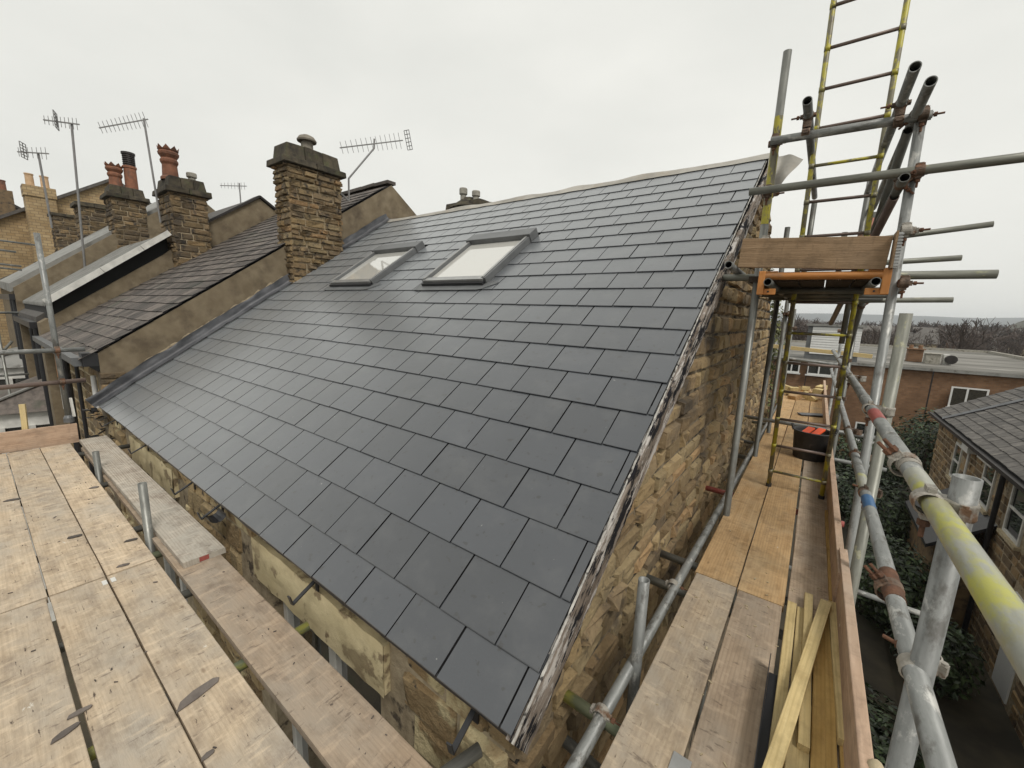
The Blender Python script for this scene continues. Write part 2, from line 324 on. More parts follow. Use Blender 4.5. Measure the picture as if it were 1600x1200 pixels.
# rough faced stone, unit size: x length, z height, outward -y
def stone_meshes(matname, k=10, n=3, bulge=1., smooth=True):
    out = []
    for q in range(k):
        g = G(); vs = []; r = random.Random(q*7+3)
        for j in range(n+1):
            for i in range(n+1):
                e = i in (0, n) or j in (0, n)
                x = (-.5, -.42, .42, .5)[i] if n == 3 else i/n-.5; z = (-.5, -.36, .36, .5)[j] if n == 3 else j/n-.5
                if e: vs.append((x*.985+r.uniform(-.012, .012), r.uniform(-.1, .25), z*.97+r.uniform(-.03, .03)))
                else: vs.append((x+r.uniform(-.06, .06), -bulge*r.uniform(.25, 1.2), z+r.uniform(-.09, .09)))
        W = n+1; fs = [(j*W+i, j*W+i+1, (j+1)*W+i+1, (j+1)*W+i) for j in range(n) for i in range(n)]
        bd = [i for i in range(W)]+[j*W+n for j in range(1, W)]+[n*W+i for i in range(n-1, -1, -1)]+[j*W for j in range(n-1, 0, -1)]
        b0 = len(vs)
        for i in bd: vs.append((vs[i][0], 2.0, vs[i][2]))
        L = len(bd)
        fs += [(bd[(i+1) % L], bd[i], b0+i, b0+(i+1) % L) for i in range(L)]
        g.add(vs, fs); out.append(mk(g, matname, smooth, 'stone'))
    return out
def rotz(a): return Matrix.Rotation(a, 4, 'Z')
def wall(parent, o, a, L, z0, z1, hr, lr, meshes, clip=(), skip=None, limit=300, prot=.028, seed=1, gap=.012, name='stone', rows=None):
    r = random.Random(seed); o = Vector(o); Rm = rotz(a); ux = Rm @ Vector((1, 0, 0)); P = []
    z = z0
    while z < z1-.02:
        h = r.uniform(*hr)
        if z+h > z1-.03: h = z1-z
        s = -r.uniform(0, lr[0])
        while s < L:
            l = r.uniform(*lr); a0, a1 = max(s, 0), min(s+l, L); s += l
            if a1-a0 < .05: continue
            if skip and skip(a0, a1, z, z+h): continue
            c = o+ux*((a0+a1)/2)+Vector((0, 0, z+h/2))
            ok = True; cut = False
            for co, no in clip:
                ds = [((o+ux*t+Vector((0, 0, zz)))-co).dot(no) for t in (a0, a1) for zz in (z, z+h)]
                if min(ds) > -.03: ok = False
                elif max(ds) > -.005: cut = True
            if ok: P.append((dist(c), c, a1-a0, h, cut, r.random()))
        z += h
    P.sort(key=lambda t: t[0]); rest = None
    for i, (dd, c, l, h, cut, q) in enumerate(P):
        me = meshes[int(q*997) % len(meshes)]
        M = Matrix.Translation(c) @ Rm @ Matrix.Rotation((q-.5)*.02, 4, 'Y') @ Matrix.Diagonal((l-gap, prot*(.6+q), h-gap, 1))
        if cut or i >= limit:
            bm = bmesh.new(); bm.from_mesh(me); bm.transform(M)
            if cut:
                for co, no in clip:
                    bmesh.ops.bisect_plane(bm, geom=bm.verts[:]+bm.edges[:]+bm.faces[:], plane_co=co, plane_no=no, clear_outer=True)
            if not bm.verts: bm.free(); continue
            if i >= limit:
                if rest is None: rest = bmesh.new()
                t = bpy.data.meshes.new('t'); bm.to_mesh(t); rest.from_mesh(t); bpy.data.meshes.remove(t); bm.free(); continue
            bmesh.ops.translate(bm, vec=-c, verts=bm.verts)
            n = bpy.data.meshes.new('stone'); bm.to_mesh(n); bm.free(); n.materials.append(me.materials[0])
            reg(bpy.data.objects.new(name, n), parent, Matrix.Translation(c))
        else:
            reg(bpy.data.objects.new(name, me), parent, M)
    if rest:
        n = bpy.data.meshes.new('stonework'); rest.to_mesh(n); rest.free(); n.materials.append(meshes[0].materials[0])
        tag(reg(bpy.data.objects.new('stonework', n), parent), kind='stuff')
STONE = stone_meshes('sandstone', 10, 3, 1., False); GST = stone_meshes('gable_stone', 14, 3, 1., False); FST = stone_meshes('front_stone', 10, 3, 1., False); SOOT = stone_meshes('sooty_stone', 10, 3, 1., False); HST = stone_meshes('house_stone', 8, 3, 1., False)
def slate_mesh(matname, t=.006):
    g = G(); e = .004
    g.add([(-.5, 0, 0), (.5, 0, 0), (.5, 1, 0), (-.5, 1, 0), (-.5, 0, t*.6), (.5, 0, t*.6), (-.5, .012, t), (.5, .012, t), (.5, 1, t), (-.5, 1, t)],
          [(0, 1, 5, 4), (4, 5, 7, 6), (6, 7, 8, 9), (1, 2, 8, 7, 5), (3, 0, 4, 6, 9), (2, 3, 9, 8), (0, 3, 2, 1)])
    me = mk(g, matname, False, 'slate'); me.materials.append(MATS['slate_edge'])
    for p in me.polygons:
        if abs(p.normal.z) < .6: p.material_index = 1
    return me
def slates(parent, M, x0f, x1f, rows, w, off, mesh, limit=300, holes=(), gap=.004, lap=.07, lift=.013, jit=.0012, seed=3, name='slate'):
    r = random.Random(seed); P = []
    for i, (y0, y1) in enumerate(rows):
        x1 = x1f(y0); x0 = x0f(y0); o = off(i); k = math.ceil((o-x1)/w)-1
        iv = []; x = o-k*w
        while x > x0:
            iv.append((max(x-w, x0), min(x, x1))); x -= w
        for a, b in iv:
            segs = [(a, b)]
            for hx0, hx1, hy0, hy1 in holes:
                if y1 > hy0+.05 and y0 < hy1-.1:
                    ns = []
                    for p, q in segs:
                        if q <= hx0 or p >= hx1: ns.append((p, q)); continue
                        if p < hx0: ns.append((p, hx0))
                        if q > hx1: ns.append((hx1, q))
                    segs = ns
            for p, q in segs:
                if q-p < .012: continue
                ln = y1-y0+lap
                L = M @ Matrix.Translation(((p+q)/2+r.uniform(-jit, jit), y0+r.uniform(-jit, jit)*1.6, lift+r.uniform(0, .002))) @ Matrix.Rotation(r.uniform(-.0022, .0022), 4, 'Z') @ Matrix.Rotation(-(lift-.001)/ln, 4, 'X') @ Matrix.Diagonal((q-p-gap, ln, 1, 1))
                P.append((dist(L.translation), L))
    P.sort(key=lambda t: t[0]); rest = None
    for i, (dd, L) in enumerate(P):
        if i < limit: reg(bpy.data.objects.new(name, mesh), parent, L)
        else:
            if rest is None: rest = G()
            nv = len(rest.v); rest.v += [tuple(L @ v.co) for v in mesh.vertices]
            for p in mesh.polygons: rest.f.append([nv+j for j in p.vertices]); rest.m.append(p.material_index)
    if rest:
        n = bpy.data.meshes.new('slates'); n.from_pydata(rest.v, [], rest.f)
        for m_ in mesh.materials: n.materials.append(m_)
        n.polygons.foreach_set('material_index', rest.m)
        tag(reg(bpy.data.objects.new('slates', n), parent), kind='stuff')
NEW = slate_mesh('new_slate'); OLD = slate_mesh('old_slate', .009); GREY = slate_mesh('grey_slate', .012)
def frame(o, x, y):      # matrix from origin, x axis, y axis
    x = Vector(x).normalized(); y = Vector(y).normalized(); z = x.cross(y); M = Matrix((x, y, z)).transposed().to_4x4(); M.translation = Vector(o); return M
# ================================================================== ground
GZ = -6.0
g = G(); g.grid(lambda u, v: (-6000+12000*u, -6000+12000*v, GZ), 4, 4)
O('ground', g, 'soil', kind='structure', M=Matrix())
# ================================================================== end-terrace house with the new roof
TH = R(34.552); GA = .25738; SW = .303
U = Vector((0, math.cos(TH), math.sin(TH))); NR = Vector((0, -math.sin(TH), math.cos(TH)))
RM = frame((0, 0, 0), (1, 0, 0), U)
RIDGE = 21.55*GA; RY, RZ = RIDGE*math.cos(TH), RIDGE*math.sin(TH)
house = root('terrace_house', (-3.3, .15, GZ), 'end-of-terrace stone house with the new dark grey slate roof', 'house')
LX = -6.64
g = G(); ov = .03
def rp_(n, h): q = U*(n*GA)+NR*h; return (q.y, q.z)
f0, f1 = rp_(.30, -.006), rp_(.6, -.11)
poly = [f0, (RY, RZ-.008), (2*RY-f0[0], f0[1]), (2*RY-f1[0], f1[1]), (RY, RZ-.14), f1]
g.prism([(LX, y, z) for y, z in poly], (.03-LX, 0, 0))
roof = O('roof', g, 'dark_void', house, label='dark grey new slate roof slope')
SK = [(-5.09, -4.07, 11.55*GA, 15.5*GA), (-3.06, -2.09, 11.45*GA, 15.5*GA)]
rows = [(.25*GA, GA)]+[(i*GA, (i+1)*GA) for i in range(1, 20)]+[(20*GA, 21.5*GA)]
slates(roof, RM, lambda y: LX+.03, lambda y: .083-.0030*y/GA, rows, SW, lambda i: .030-(.1515 if i % 2 else 0), NEW, 300, SK, gap=.0085, lift=.0125)
RMb = frame((0, 2*RY, 0), (-1, 0, 0), (0, -math.cos(TH), math.sin(TH)))
slates(roof, RMb, lambda y: -.04, lambda y: -LX-.03, rows[:20], SW, lambda i: .03-(.1515 if i % 2 else 0), NEW, 0)
# gable wall
CL = [(Vector((0, 0, 0))+NR*(-.035), NR), (Vector((0, 2*RY, 0))+Vector((0, math.sin(TH), math.cos(TH)))*(-.035), Vector((0, math.sin(TH), math.cos(TH))))]
pg = [(.16, GZ), (2*RY-.16, GZ), (2*RY-.16, -.02), (RY, RZ-.13), (.16, -.02)]
g = G(); g.prism([(-.4, y, z) for y, z in pg], (.425, 0, 0))
gw = O('gable_wall', g, 'gable_mortar', house, label='rough sandstone gable wall')
wall(gw, (.025, .14, 0), R(90), 2*RY-.28, -1.9, 3.2, (.10, .155), (.15, .38), GST, CL, None, 300, .034, 5, gap=.017)
# front wall with two window openings
WN = [(-2.03, -.78, -2.1, -.405), (-5.25, -3.98, -2.1, -.405)]
g = G()
xs = [LX, WN[1][0], WN[1][1], WN[0][0], WN[0][1], -.02]
for i in range(5):
    if i in (1, 3): g.box((xs[i], .15, GZ), (xs[i+1], .5, -2.1)); g.box((xs[i], .15, -.40), (xs[i+1], .5, -.06))
    else: g.box((xs[i], .15, GZ), (xs[i+1], .5, -.06))
fw = O('front_wall', g, 'mortar', house)
LT = [(-2.12, -.70, -.40, -.115), (-5.42, -3.84, -.40, -.115)]
def skipf(a, b, z, zz):
    a += LX; b += LX
    for q in WN+LT:
        if b > q[0]+.03 and a < q[1]-.03 and zz > q[2]+.02 and z < q[3]-.02: return True
    return False
wall(fw, (LX, .15, 0), 0, .03-LX, -1.75, -.02, (.13, .22), (.2, .55), FST, (), skipf, 160, .03, 9)
for q in LT:
    g = G()
    g.grid(lambda u, v: (q[0]+(q[1]-q[0])*u, .112+.006*noise.noise((u*9, v*4, q[0])), q[2]+(q[3]-q[2])*v+(.018*noise.noise((u*14, 3, q[0])) if v in (0, 1) else 0)), 28, 6)
    g.box((q[0], .118, q[2]+.012), (q[1], .3, q[3]-.012))
    O('lintel', g, 'cream_paint', fw, label='cream painted stone lintel with flaking paint')
for q in WN:
    g = G(); fr = .06
    x0, x1, z0, z1 = q; y0, y1 = .24, .31
    g.box((x0, y0, z0), (x0+fr, y1, z1)); g.box((x1-fr, y0, z0), (x1, y1, z1)); g.box((x0+fr, y0, z1-fr), (x1-fr, y1, z1)); g.box((x0+fr, y0, z0), (x1-fr, y1, z0+fr))
    g.box(((x0+x1)/2-.04, y0+.003, z0+fr), ((x0+x1)/2+.04, y1, z1-fr)); g.box((x0+fr, y0+.006, -1.05), (x1-fr, y1, -1.0))
    wnd = O('window', g, 'white_paint', house, bevel=.006)
    g = G(); g.box((x0+.03, y0+.04, z0+.03), (x1-.03, y0+.045, z1-.03)); O('pane', g, 'window_glass', wnd)
# black eaves tray below the first course
g = G()
def tray(u, v):
    n = .50-.22*min(v*2, 1); h = -.014-.004*noise.noise((u*40, 1, 1))
    q = U*(n*GA)+NR*h
    if v > .5: q = q+Vector((0, -.004, -(v-.5)*2*(.022+.010*noise.noise((u*30, 5, 2)))))
    return (LX+.02+(.05-LX)*u, q.y, q.z)
g.grid(tray, 80, 4); O('eaves_tray', g, 'black_plastic', house, smooth=True)
# timber barge board on the verge
BM = frame((0, 0, 0), U, (-1, 0, 0)); g = G(); n = 260
L0, L1 = .20*GA, 21.5*GA
def bb(u, v):
    x = L0+(L1-L0)*u; hb = -.155+.035*u+.012*noise.noise((u*60, 0, 0))+.006*noise.noise((u*190, 2, 0))
    if v == 0: return (x, -.062, hb+.004)
    if v == 1: return (x, -.088-.004*noise.noise((u*110, 4, 1)), hb)
    if v == 2: return (x, -.090-.004*noise.noise((u*120, 9, 1)), hb*(.5+.2*noise.noise((u*60, 5, 2))))
    if v == 3: return (x, -.088, -.004)
    return (x, -.055, -.004)
g.grid(lambda u, v: bb(u, round(v*4)), n, 4)
for u in (0, 1): g.add([bb(u, k) for k in (0, 1, 2, 3, 4)], [(0, 1, 2, 3, 4)])
O('barge_board', g, 'peeling_paint', house, label='weathered barge board with peeling white paint', M=BM)
g = G()
g.grid(lambda u, v: (L0+(L1-L0)*u, -(.090-.062*u)+.010*v*(1+.3*noise.noise((u*150, 1, 5)))-.0025*noise.noise((u*90, v*2, 3)), .001+.008*math.sin(v*math.pi)*(.8+.3*noise.noise((u*200, v*2, 9)))), 260, 3)
O('verge_bedding', g, 'verge_mortar', house, M=BM)
# lead flashing sheets along the abutment
fl = None
for i in range(12):
    n0, n1 = .1+i*1.79, .1+(i+1)*1.79+.16; g = G()
    def lead(u, v, n0=n0, n1=n1, i=i):
        n = n0+(n1-n0)*u; k = noise.noise((n*1.3, v*3, 7)); k2 = noise.noise((n*.8, v*9, 3))
        if v < .5: x = -6.50+(-6.615+6.50)*v*2-.012*k; h = .026+.010*abs(k)+(.012 if v > .3 else 0)
        else: x = -6.622+.010*k; h = .038+(v-.5)*2*(.11+.03*k2)
        h += .004*(i % 2)+.003*u
        q = U*(n*GA)+NR*h; return (x+.018*k2, q.y, q.z)
    g.grid(lead, 16, 8)
    if fl is None: fl = O('flashing', g, 'lead', house, smooth=True)
    else: O('lead_sheet', g, 'lead', fl, smooth=True)
# roofing membrane folded over the ridge, torn at the gable end
g = G(); NRb = Vector((0, math.sin(TH), math.cos(TH)))
def memb(u, v):
    x = LX+.05+(.06-LX)*u; amp = .6+.9*max(0, math.sin(u*9.2+1.))*max(0, 1-abs(u-.6)*1.4)
    k = .5+.5*noise.noise((x*1.7, v*1.2, 4)); k2 = noise.noise((x*5, v*3, 8)); s = (v-.36)*1.0
    if s < 0: q = U*(RIDGE+s*.34+.015*k2)+NR*(.022+.025*k*amp*(1-abs(s)*2.4))
    else: q = Vector((0, RY, RZ))+Vector((0, math.cos(TH), -math.sin(TH)))*s*.9+NRb*(.03+.03*k*amp)
    q.z += .06*amp*max(0, k-.4)*max(0, 1-abs(v-.36)*3)
    return (x, q.y, q.z)
g.grid(memb, 120, 14); O('ridge_membrane', g, 'membrane', house, smooth=True)
g = G()
def flap(u, v):
    q = Vector((.03, 4.55, 3.15))*(1-u)*(1-v)+Vector((.37, 4.34, 3.02))*u*(1-v)+Vector((.05, 4.22, 2.84))*(1-u)*v+Vector((.13, 4.20, 2.62))*u*v
    k = math.sin(u*5.5+v*2.5); return q+Vector((.02*k, .055*math.sin(u*6.5-v*3)+.02*math.cos(v*7), .02*math.sin(v*5+u*4)))
g.grid(flap, 16, 14); O('membrane_flap', g, 'membrane', house, smooth=True)
# skylights
for k, (x0, x1, y0, y1) in enumerate(SK):
    def rb(g, a, b, m=0): return g.box(a, b, m, RM)
    g = G(); h = .085; fw_ = .06
    rb(g, (x0, y0, -.05), (x0+fw_, y1, h)); rb(g, (x1-fw_, y0, -.05), (x1, y1, h)); rb(g, (x0+fw_, y0, -.05), (x1-fw_, y0+.07, h-.012))
    sk = O('skylight', g, 'grey_trim', house, bevel=.005, label='open-frame roof window nearer the chimney' if k == 0 else 'roof window nearer the scaffold')
    g = G(); rb(g, (x0-.012, y1-.12, .012), (x1+.012, y1+.055, h+.028)); O('hood', g, 'grey_trim', sk, bevel=.006)
    g = G()
    for a, b in ((x0+.022, x0+.05), (x1-.05, x1-.022)): rb(g, (a, y0+.01, h+.001), (b, y1-.12, h+.009))
    rb(g, (x0+.03, y0-.014, h-.035), (x1-.03, y0+.05, h-.004)); O('sash_trim', g, 'alu_trim', sk, bevel=.003)
    g = G(); rb(g, (x0+fw_, y0+.07, h-.045), (x1-fw_, y1-.11, h-.035)); O('pane', g, 'skylight_glass', sk)
    g = G()
    def ap(u, v): 
        x = x0-.06+(x1-x0+.20)*u; y = y0-.13+.16*v-(0 if u < .87 else -(u-.87)*.9*(1-v)); return RM @ Vector((x, y, .024+.004*noise.noise((x*8, v*3, k))))
    g.grid(ap, 18, 4); O('apron', g, 'grey_trim', sk, smooth=True)
    g = G(); rb(g, (x0+.02, y0-.045, .012), (x1-.02, y0, h-.03)); O('sill', g, 'black_plastic', sk)
# gutter brackets left on the wall head
for i, x in enumerate((-6.02, -4.62, -3.22, -2.62, -1.28, -.135)):
    g = G(); z = -.045
    g.bar((x, .115, z), (x+.01, -.02, z-.065), .022, .007); g.bar((x+.01, -.02, z-.065), (x+.012, -.035, z-.01), .022, .006)
    g.bar((x, .116, z-.07), (x, .116, z+.02), .026, .008, up=(0, 1, 0))
    if i == 3:
        for j in range(7):
            a0, a1 = math.pi*(j/7), math.pi*((j+1)/7)
            f = lambda a: (x, .045-.052*math.cos(a), z-.03-.045*math.sin(a))
            p, q = f(a0), f(a1); g.add([(p[0]-.02, p[1], p[2]), (p[0]+.13, p[1], p[2]), (q[0]+.13, q[1], q[2]), (q[0]-.02, q[1], q[2])], [(0, 1, 2, 3)])
    O('gutter_bracket', g, 'black_plastic', house)
# ------------------------------------------------------------------ chimneys
def pot(parent, x, y, z, h, r, kind, m='terracotta'):
    g = G(); n = 24
    if kind == 'crown':
        pr = [(r*1.12, 0), (r*1.12, .05), (r*.9, .09), (r*.82, h*.45), (r*.98, h*.52), (r*1.0, h*.58), (r*.84, h*.64), (r*1.12, h*.74), (r*1.16, h*.80), (r*1.02, h*.84), (r*1.14, h*.88)]
        g.lathe((x, y, z), pr, n)
        for i in range(0, n, 3):
            A = [2*math.pi*(i+t)/n for t in (0, 1.5, 3)]
            P = [(x+math.cos(a)*r*1.14, y+math.sin(a)*r*1.14, z+h*.88) for a in (A[0], A[2])]; T = (x+math.cos(A[1])*r*1.22, y+math.sin(A[1])*r*1.22, z+h)
            I = [(x+math.cos(a)*r*.98, y+math.sin(a)*r*.98, z+h*.88) for a in (A[0], A[2])]
            g.add([P[0], P[1], T, I[0], I[1]], [(0, 1, 2), (3, 2, 4), (0, 2, 3), (1, 4, 2), (0, 3, 4, 1)])
        g.lathe((x, y, z), [(r*.95, h*.88), (r*.75, h*.4)], n)
    elif kind == 'plain':
        g.lathe((x, y, z), [(r*1.05, 0), (r*1.05, .04), (r, .06), (r*.95, h*.9), (r*1.08, h*.92), (r*1.08, h), (r*.8, h), (r*.75, h*.3)], n)
    elif kind == 'mushroom':
        g.lathe((x, y, z), [(r*.8, 0), (r*.78, h*.5), (r*.7, h*.52), (r*.7, h*.6), (r*1.25, h*.58), (r*1.3, h*.66), (r*1.0, h*.86), (r*.5, h*.97), (.001, h)], n)
    elif kind == 'cowl':
        g.lathe((x, y, z), [(r*.75, 0), (r*.7, h*.6), (r*.95, h*.62), (r*1.0, h*.66), (r*1.0, h*.94), (r*.9, h), (.001, h)], n)
    return O('pot', g, m, parent, smooth=False)
def chimney(parent, x0, x1, y0, y1, z0, z1, meshes, hr, lr, seed, cap=.07, lim=90, label=None, flaunch=True, ch=.11, prot=.03):
    g = G(); g.box((x0+.015, y0+.015, z0), (x1-.015, y1-.015, z1)); c = O('chimney', g, 'mortar', parent, label=label)
    wall(c, (x1-.012, y0, 0), R(90), y1-y0, z0, z1, hr, lr, meshes, limit=lim, prot=prot, seed=seed)
    wall(c, (x0, y0+.012, 0), 0, x1-x0, z0, z1, hr, lr, meshes, limit=lim//2, prot=prot, seed=seed+1)
    wall(c, (x1, y1-.012, 0), R(180), x1-x0, z0, z1, hr, lr, meshes, limit=0, prot=prot, seed=seed+2)
    wall(c, (x0+.012, y1, 0), R(-90), y1-y0, z0, z1, hr, lr, meshes, limit=0, prot=prot, seed=seed+3)
    def slab(a, b, sx, n, nm):
        for i in range(n):
            ya, yb = a[1]+(b[1]-a[1])*i/n, a[1]+(b[1]-a[1])*(i+1)/n
            g = G(); r = random.Random(seed*3+i)
            j = lambda: r.uniform(-.012, .012)
            v = [(a[0]+j(), ya+.004, a[2]), (b[0]+j(), ya+.004, a[2]), (b[0]+j(), yb-.004, a[2]), (a[0]+j(), yb-.004, a[2]),
                 (a[0]+sx+j(), ya+.004+(sx if i == 0 else 0), b[2]+j()), (b[0]-sx+j(), ya+.004+(sx if i == 0 else 0), b[2]+j()), (b[0]-sx+j(), yb-.004-(sx if i == n-1 else 0), b[2]+j()), (a[0]+sx+j(), yb-.004-(sx if i == n-1 else 0), b[2]+j())]
            g.add(v, [(0, 3, 2, 1), (4, 5, 6, 7), (0, 1, 5, 4), (1, 2, 6, 5), (2, 3, 7, 6), (3, 0, 4, 7)])
            O(nm, g, 'cap_stone', c, bevel=.012)
    slab((x0-cap, y0-cap, z1), (x1+cap, y1+cap, z1+ch), .01, 2, 'cap_slab')
    if flaunch: slab((x0-.01, y0-.01, z1+ch), (x1+.01, y1+.01, z1+ch+.23), .03, 3, 'cap_stone')
    return c
c1 = chimney(house, -6.95, -6.47, 2.55, 3.46, 1.15, 3.66, STONE, (.075, .125), (.15, .38), 21, .085, 130, 'squat sandstone chimney with weathered cap', ch=.10, prot=.04)
pot(c1, -6.72, 3.02, 4.00, .27, .12, 'mushroom', 'weathered_pot')
# ================================================================== terrace continuing to the left
def bld(name, loc, label, cat='house', group='houses of the terrace'): return root(name, loc, label, cat, group)
T2 = R(34.75); U2 = Vector((0, math.cos(T2), math.sin(T2)))
def crow(poly, x0, x1): g = G(); g.prism([(x0, y, z) for y, z in poly], (x1-x0, 0, 0)); return g
# --- neighbour with brown slates
n1 = bld('terrace_house', (-9, .15, GZ), 'neighbouring terrace house with brown slate roof and tan rendered side wall')
top = lambda y: 3.911+(y-4.702)*math.tan(T2)
P = [(.12, GZ), (.12, top(.12)-.02), (4.70, 3.88), (9.28, top(.12)-.02), (9.28, GZ)]
pw = O('side_wall', crow(P, -6.95, -6.655), 'render_coat', n1, label='tan rendered parapet wall')
wall(pw, (-6.652, .10, 0), R(90), .62, -.25, .46, (.05, .1), (.14, .4), GST, (), lambda a, b, z, zz: z > .46-.7*(a-.1) or zz < .02+.62*b, 60, .018, 31)
# frayed lower edge of the render
g = G()
def fr(u, v):
    y = .55+2.0*u; zb = RZ*0+(y*math.tan(TH)); return (-6.648+.006*noise.noise((u*20, v*5, 1)), y, zb+.155+.05*noise.noise((u*22, 0, 3))+.02*noise.noise((u*70, 0, 3))+(.035)*v)
g.grid(fr, 60, 3); O('render_edge', g, 'mortar', pw, smooth=True)
g = G(); e0 = (-.03, top(-.03)-.02)
poly = [e0, (4.70, 3.885), (9.43, e0[1]), (9.3, e0[1]-.14), (4.7, 3.75), (.1, e0[1]-.14)]
g.prism([(-11.3, y, z) for y, z in poly], (4.64, 0, 0)); r1 = O('roof', g, 'dark_void', n1)
M2 = frame((0, -.05, top(-.05)), (1, 0, 0), U2)
ln = math.hypot(4.75, 4.75*math.tan(T2))
rw = [(i*.215, (i+1)*.215) for i in range(int(ln/.215))]
slates(r1, M2, lambda y: -11.3, lambda y: -6.635, rw, .245, lambda i: -6.6-(.122 if i % 2 else 0)-.03*math.sin(i*2.3), OLD, 300, gap=.006, lap=.05, lift=.018, jit=.006, seed=5)
g = G()
for k in range(10): g.bar((-11.3+k*.466, 4.70, 3.93), (-11.3+k*.466+.46, 4.70, 3.93+.006*(k % 3)), .2, .06)
O('ridge_tiles', g, 'old_slate', r1)
g = G(); g.box((-11.3, .16, GZ), (-6.96, .5, top(.16)-.12)); f1_ = O('front_wall', g, 'pale_mortar', n1)
wall(f1_, (-11.3, .160, 0), 0, 4.34, -2.6, .52, (.13, .2), (.22, .5), GST, (), None, 120, .02, 33, gap=.03)
g = G(); g.prism([(-11.3, -.12, .66), (-11.3, -.02, .66), (-11.3, -.02, .58), (-11.3, -.04, .55), (-11.3, -.10, .55), (-11.3, -.12, .58)], (4.6, 0, 0)); O('gutter', g, 'grey_trim', n1)
g = G(); g.box((-6.86, -.03, .545), (-6.655, .118, .715)); O('gutter_end_box', g, 'black_plastic', n1)
g = G(); g.cyl((-9.25, .06, .55), (-9.25, .06, GZ), .05); O('downpipe', g, 'black_plastic', n1)
g = G(); g.cyl((-8.25, .08, .5), (-8.25, .08, GZ), .025); O('downpipe', g, 'black_plastic', n1)
g = G(); g.cyl((-7.0, .09, .38), (-6.98, .085, -.06), .028); O('waste_pipe', g, 'white_plastic', n1)
g = G(); g.box((-10.95, .10, -.75), (-10.45, .16, .5)); g.box((-10.55, .09, .0), (-10.40, .12, .33)); w1 = O('window', g, ['white_paint'], n1)
g = G(); g.box((-10.42, .05, -.05), (-10.28, .10, .38)); O('alarm_box', g, 'paint_orange', n1, label='small amber box under the gutter')
# mess of cable and slate scraps at the eave corner
g = G()
for i in range(26):
    a = Vector((rnd.uniform(-6.95, -6.45), rnd.uniform(-.05, .14), rnd.uniform(-.50, -.03))); dd = Vector((rnd.uniform(-.14, .14), rnd.uniform(-.05, .05), rnd.uniform(-.06, .06)))
    g.bar(a, a+dd, rnd.uniform(.01, .06), .012)
O('gutter_debris', g, 'black_plastic', n1)
# --- third house with raised sheet roof
n2 = bld('terrace_house', (-13.5, .15, GZ), 'terrace house with raised grey sheet roof edged in white')
P = [(.0, GZ), (.0, .90), (2.0, 2.42), (3.02, 3.36), (4.1, 4.10), (5.1, 3.45), (9, .6), (9, GZ)]
pw2 = O('side_wall', crow(P, -11.75, -11.33), 'render_coat', n2)
g = crow([(.0, 1.0), (4.1, 4.14), (9, .7), (9, .5), (4.1, 3.95), (.0, .8)], -16, -11.76); O('roof', g, 'grey_slate', n2)
g = G(); g.bar((-11.45, 2.9, 3.30), (-11.45, 4.1, 4.15), .35, .05); g.bar((-11.45, 4.1, 4.15), (-11.45, 5.3, 3.4), .35, .05); O('coping', g, 'dark_metal', n2)
P = [(.1, 1.27), (2.12, 2.88), (2.12, 2.83), (.1, 1.22)]; g = G()
for k in range(40):
    xa = -15.9+k*.118; g.prism([(xa, y, z+(.022 if k % 2 else 0)) for y, z in P], (.117, 0, 0))
sr = O('sheet_roof', g, 'zinc_sheet', n2)
g = G(); 
for a, b in ((.0, .42), (.425, .75), (.755, 1.)):
    p = Vector((-11.17, .1, 1.30)); q = Vector((-11.17, 2.12, 2.91)); g.bar(p.lerp(q, a), p.lerp(q, b), .03, .11)
O('verge_trim', g, 'white_paint', sr)
g = crow([(.12, .92), (2.12, 2.48), (2.12, 2.82), (.12, 1.22)], -15.9, -11.42); O('soffit_shade_fill', g, 'dark_void', n2)  # solid near-black filler painting the shade of the gap below the raised sheets
g = G(); g.box((-16, .16, GZ), (-11.76, .5, .85)); f2 = O('front_wall', g, 'pale_mortar', n2)
wall(f2, (-16, .160, 0), 0, 4.24, -2.6, .8, (.14, .22), (.25, .55), SOOT, (), None, 60, .02, 35, gap=.03)
g = G(); g.box((-16, -.1, .78), (-11.8, .08, .9)); O('gutter', g, 'black_plastic', n2)
g = G(); g.cyl((-12.0, .0, .8), (-12.0, .05, GZ), .055); g.cyl((-13.6, .04, .8), (-13.6, .05, GZ), .05); O('downpipe', g, 'black_plastic', n2)
g = G(); g.box((-12.5, .07, -.35), (-12.2, .13, .7)); g.box((-11.75, .05, .15), (-11.6, .1, .8)); O('window', g, 'white_paint', n2)
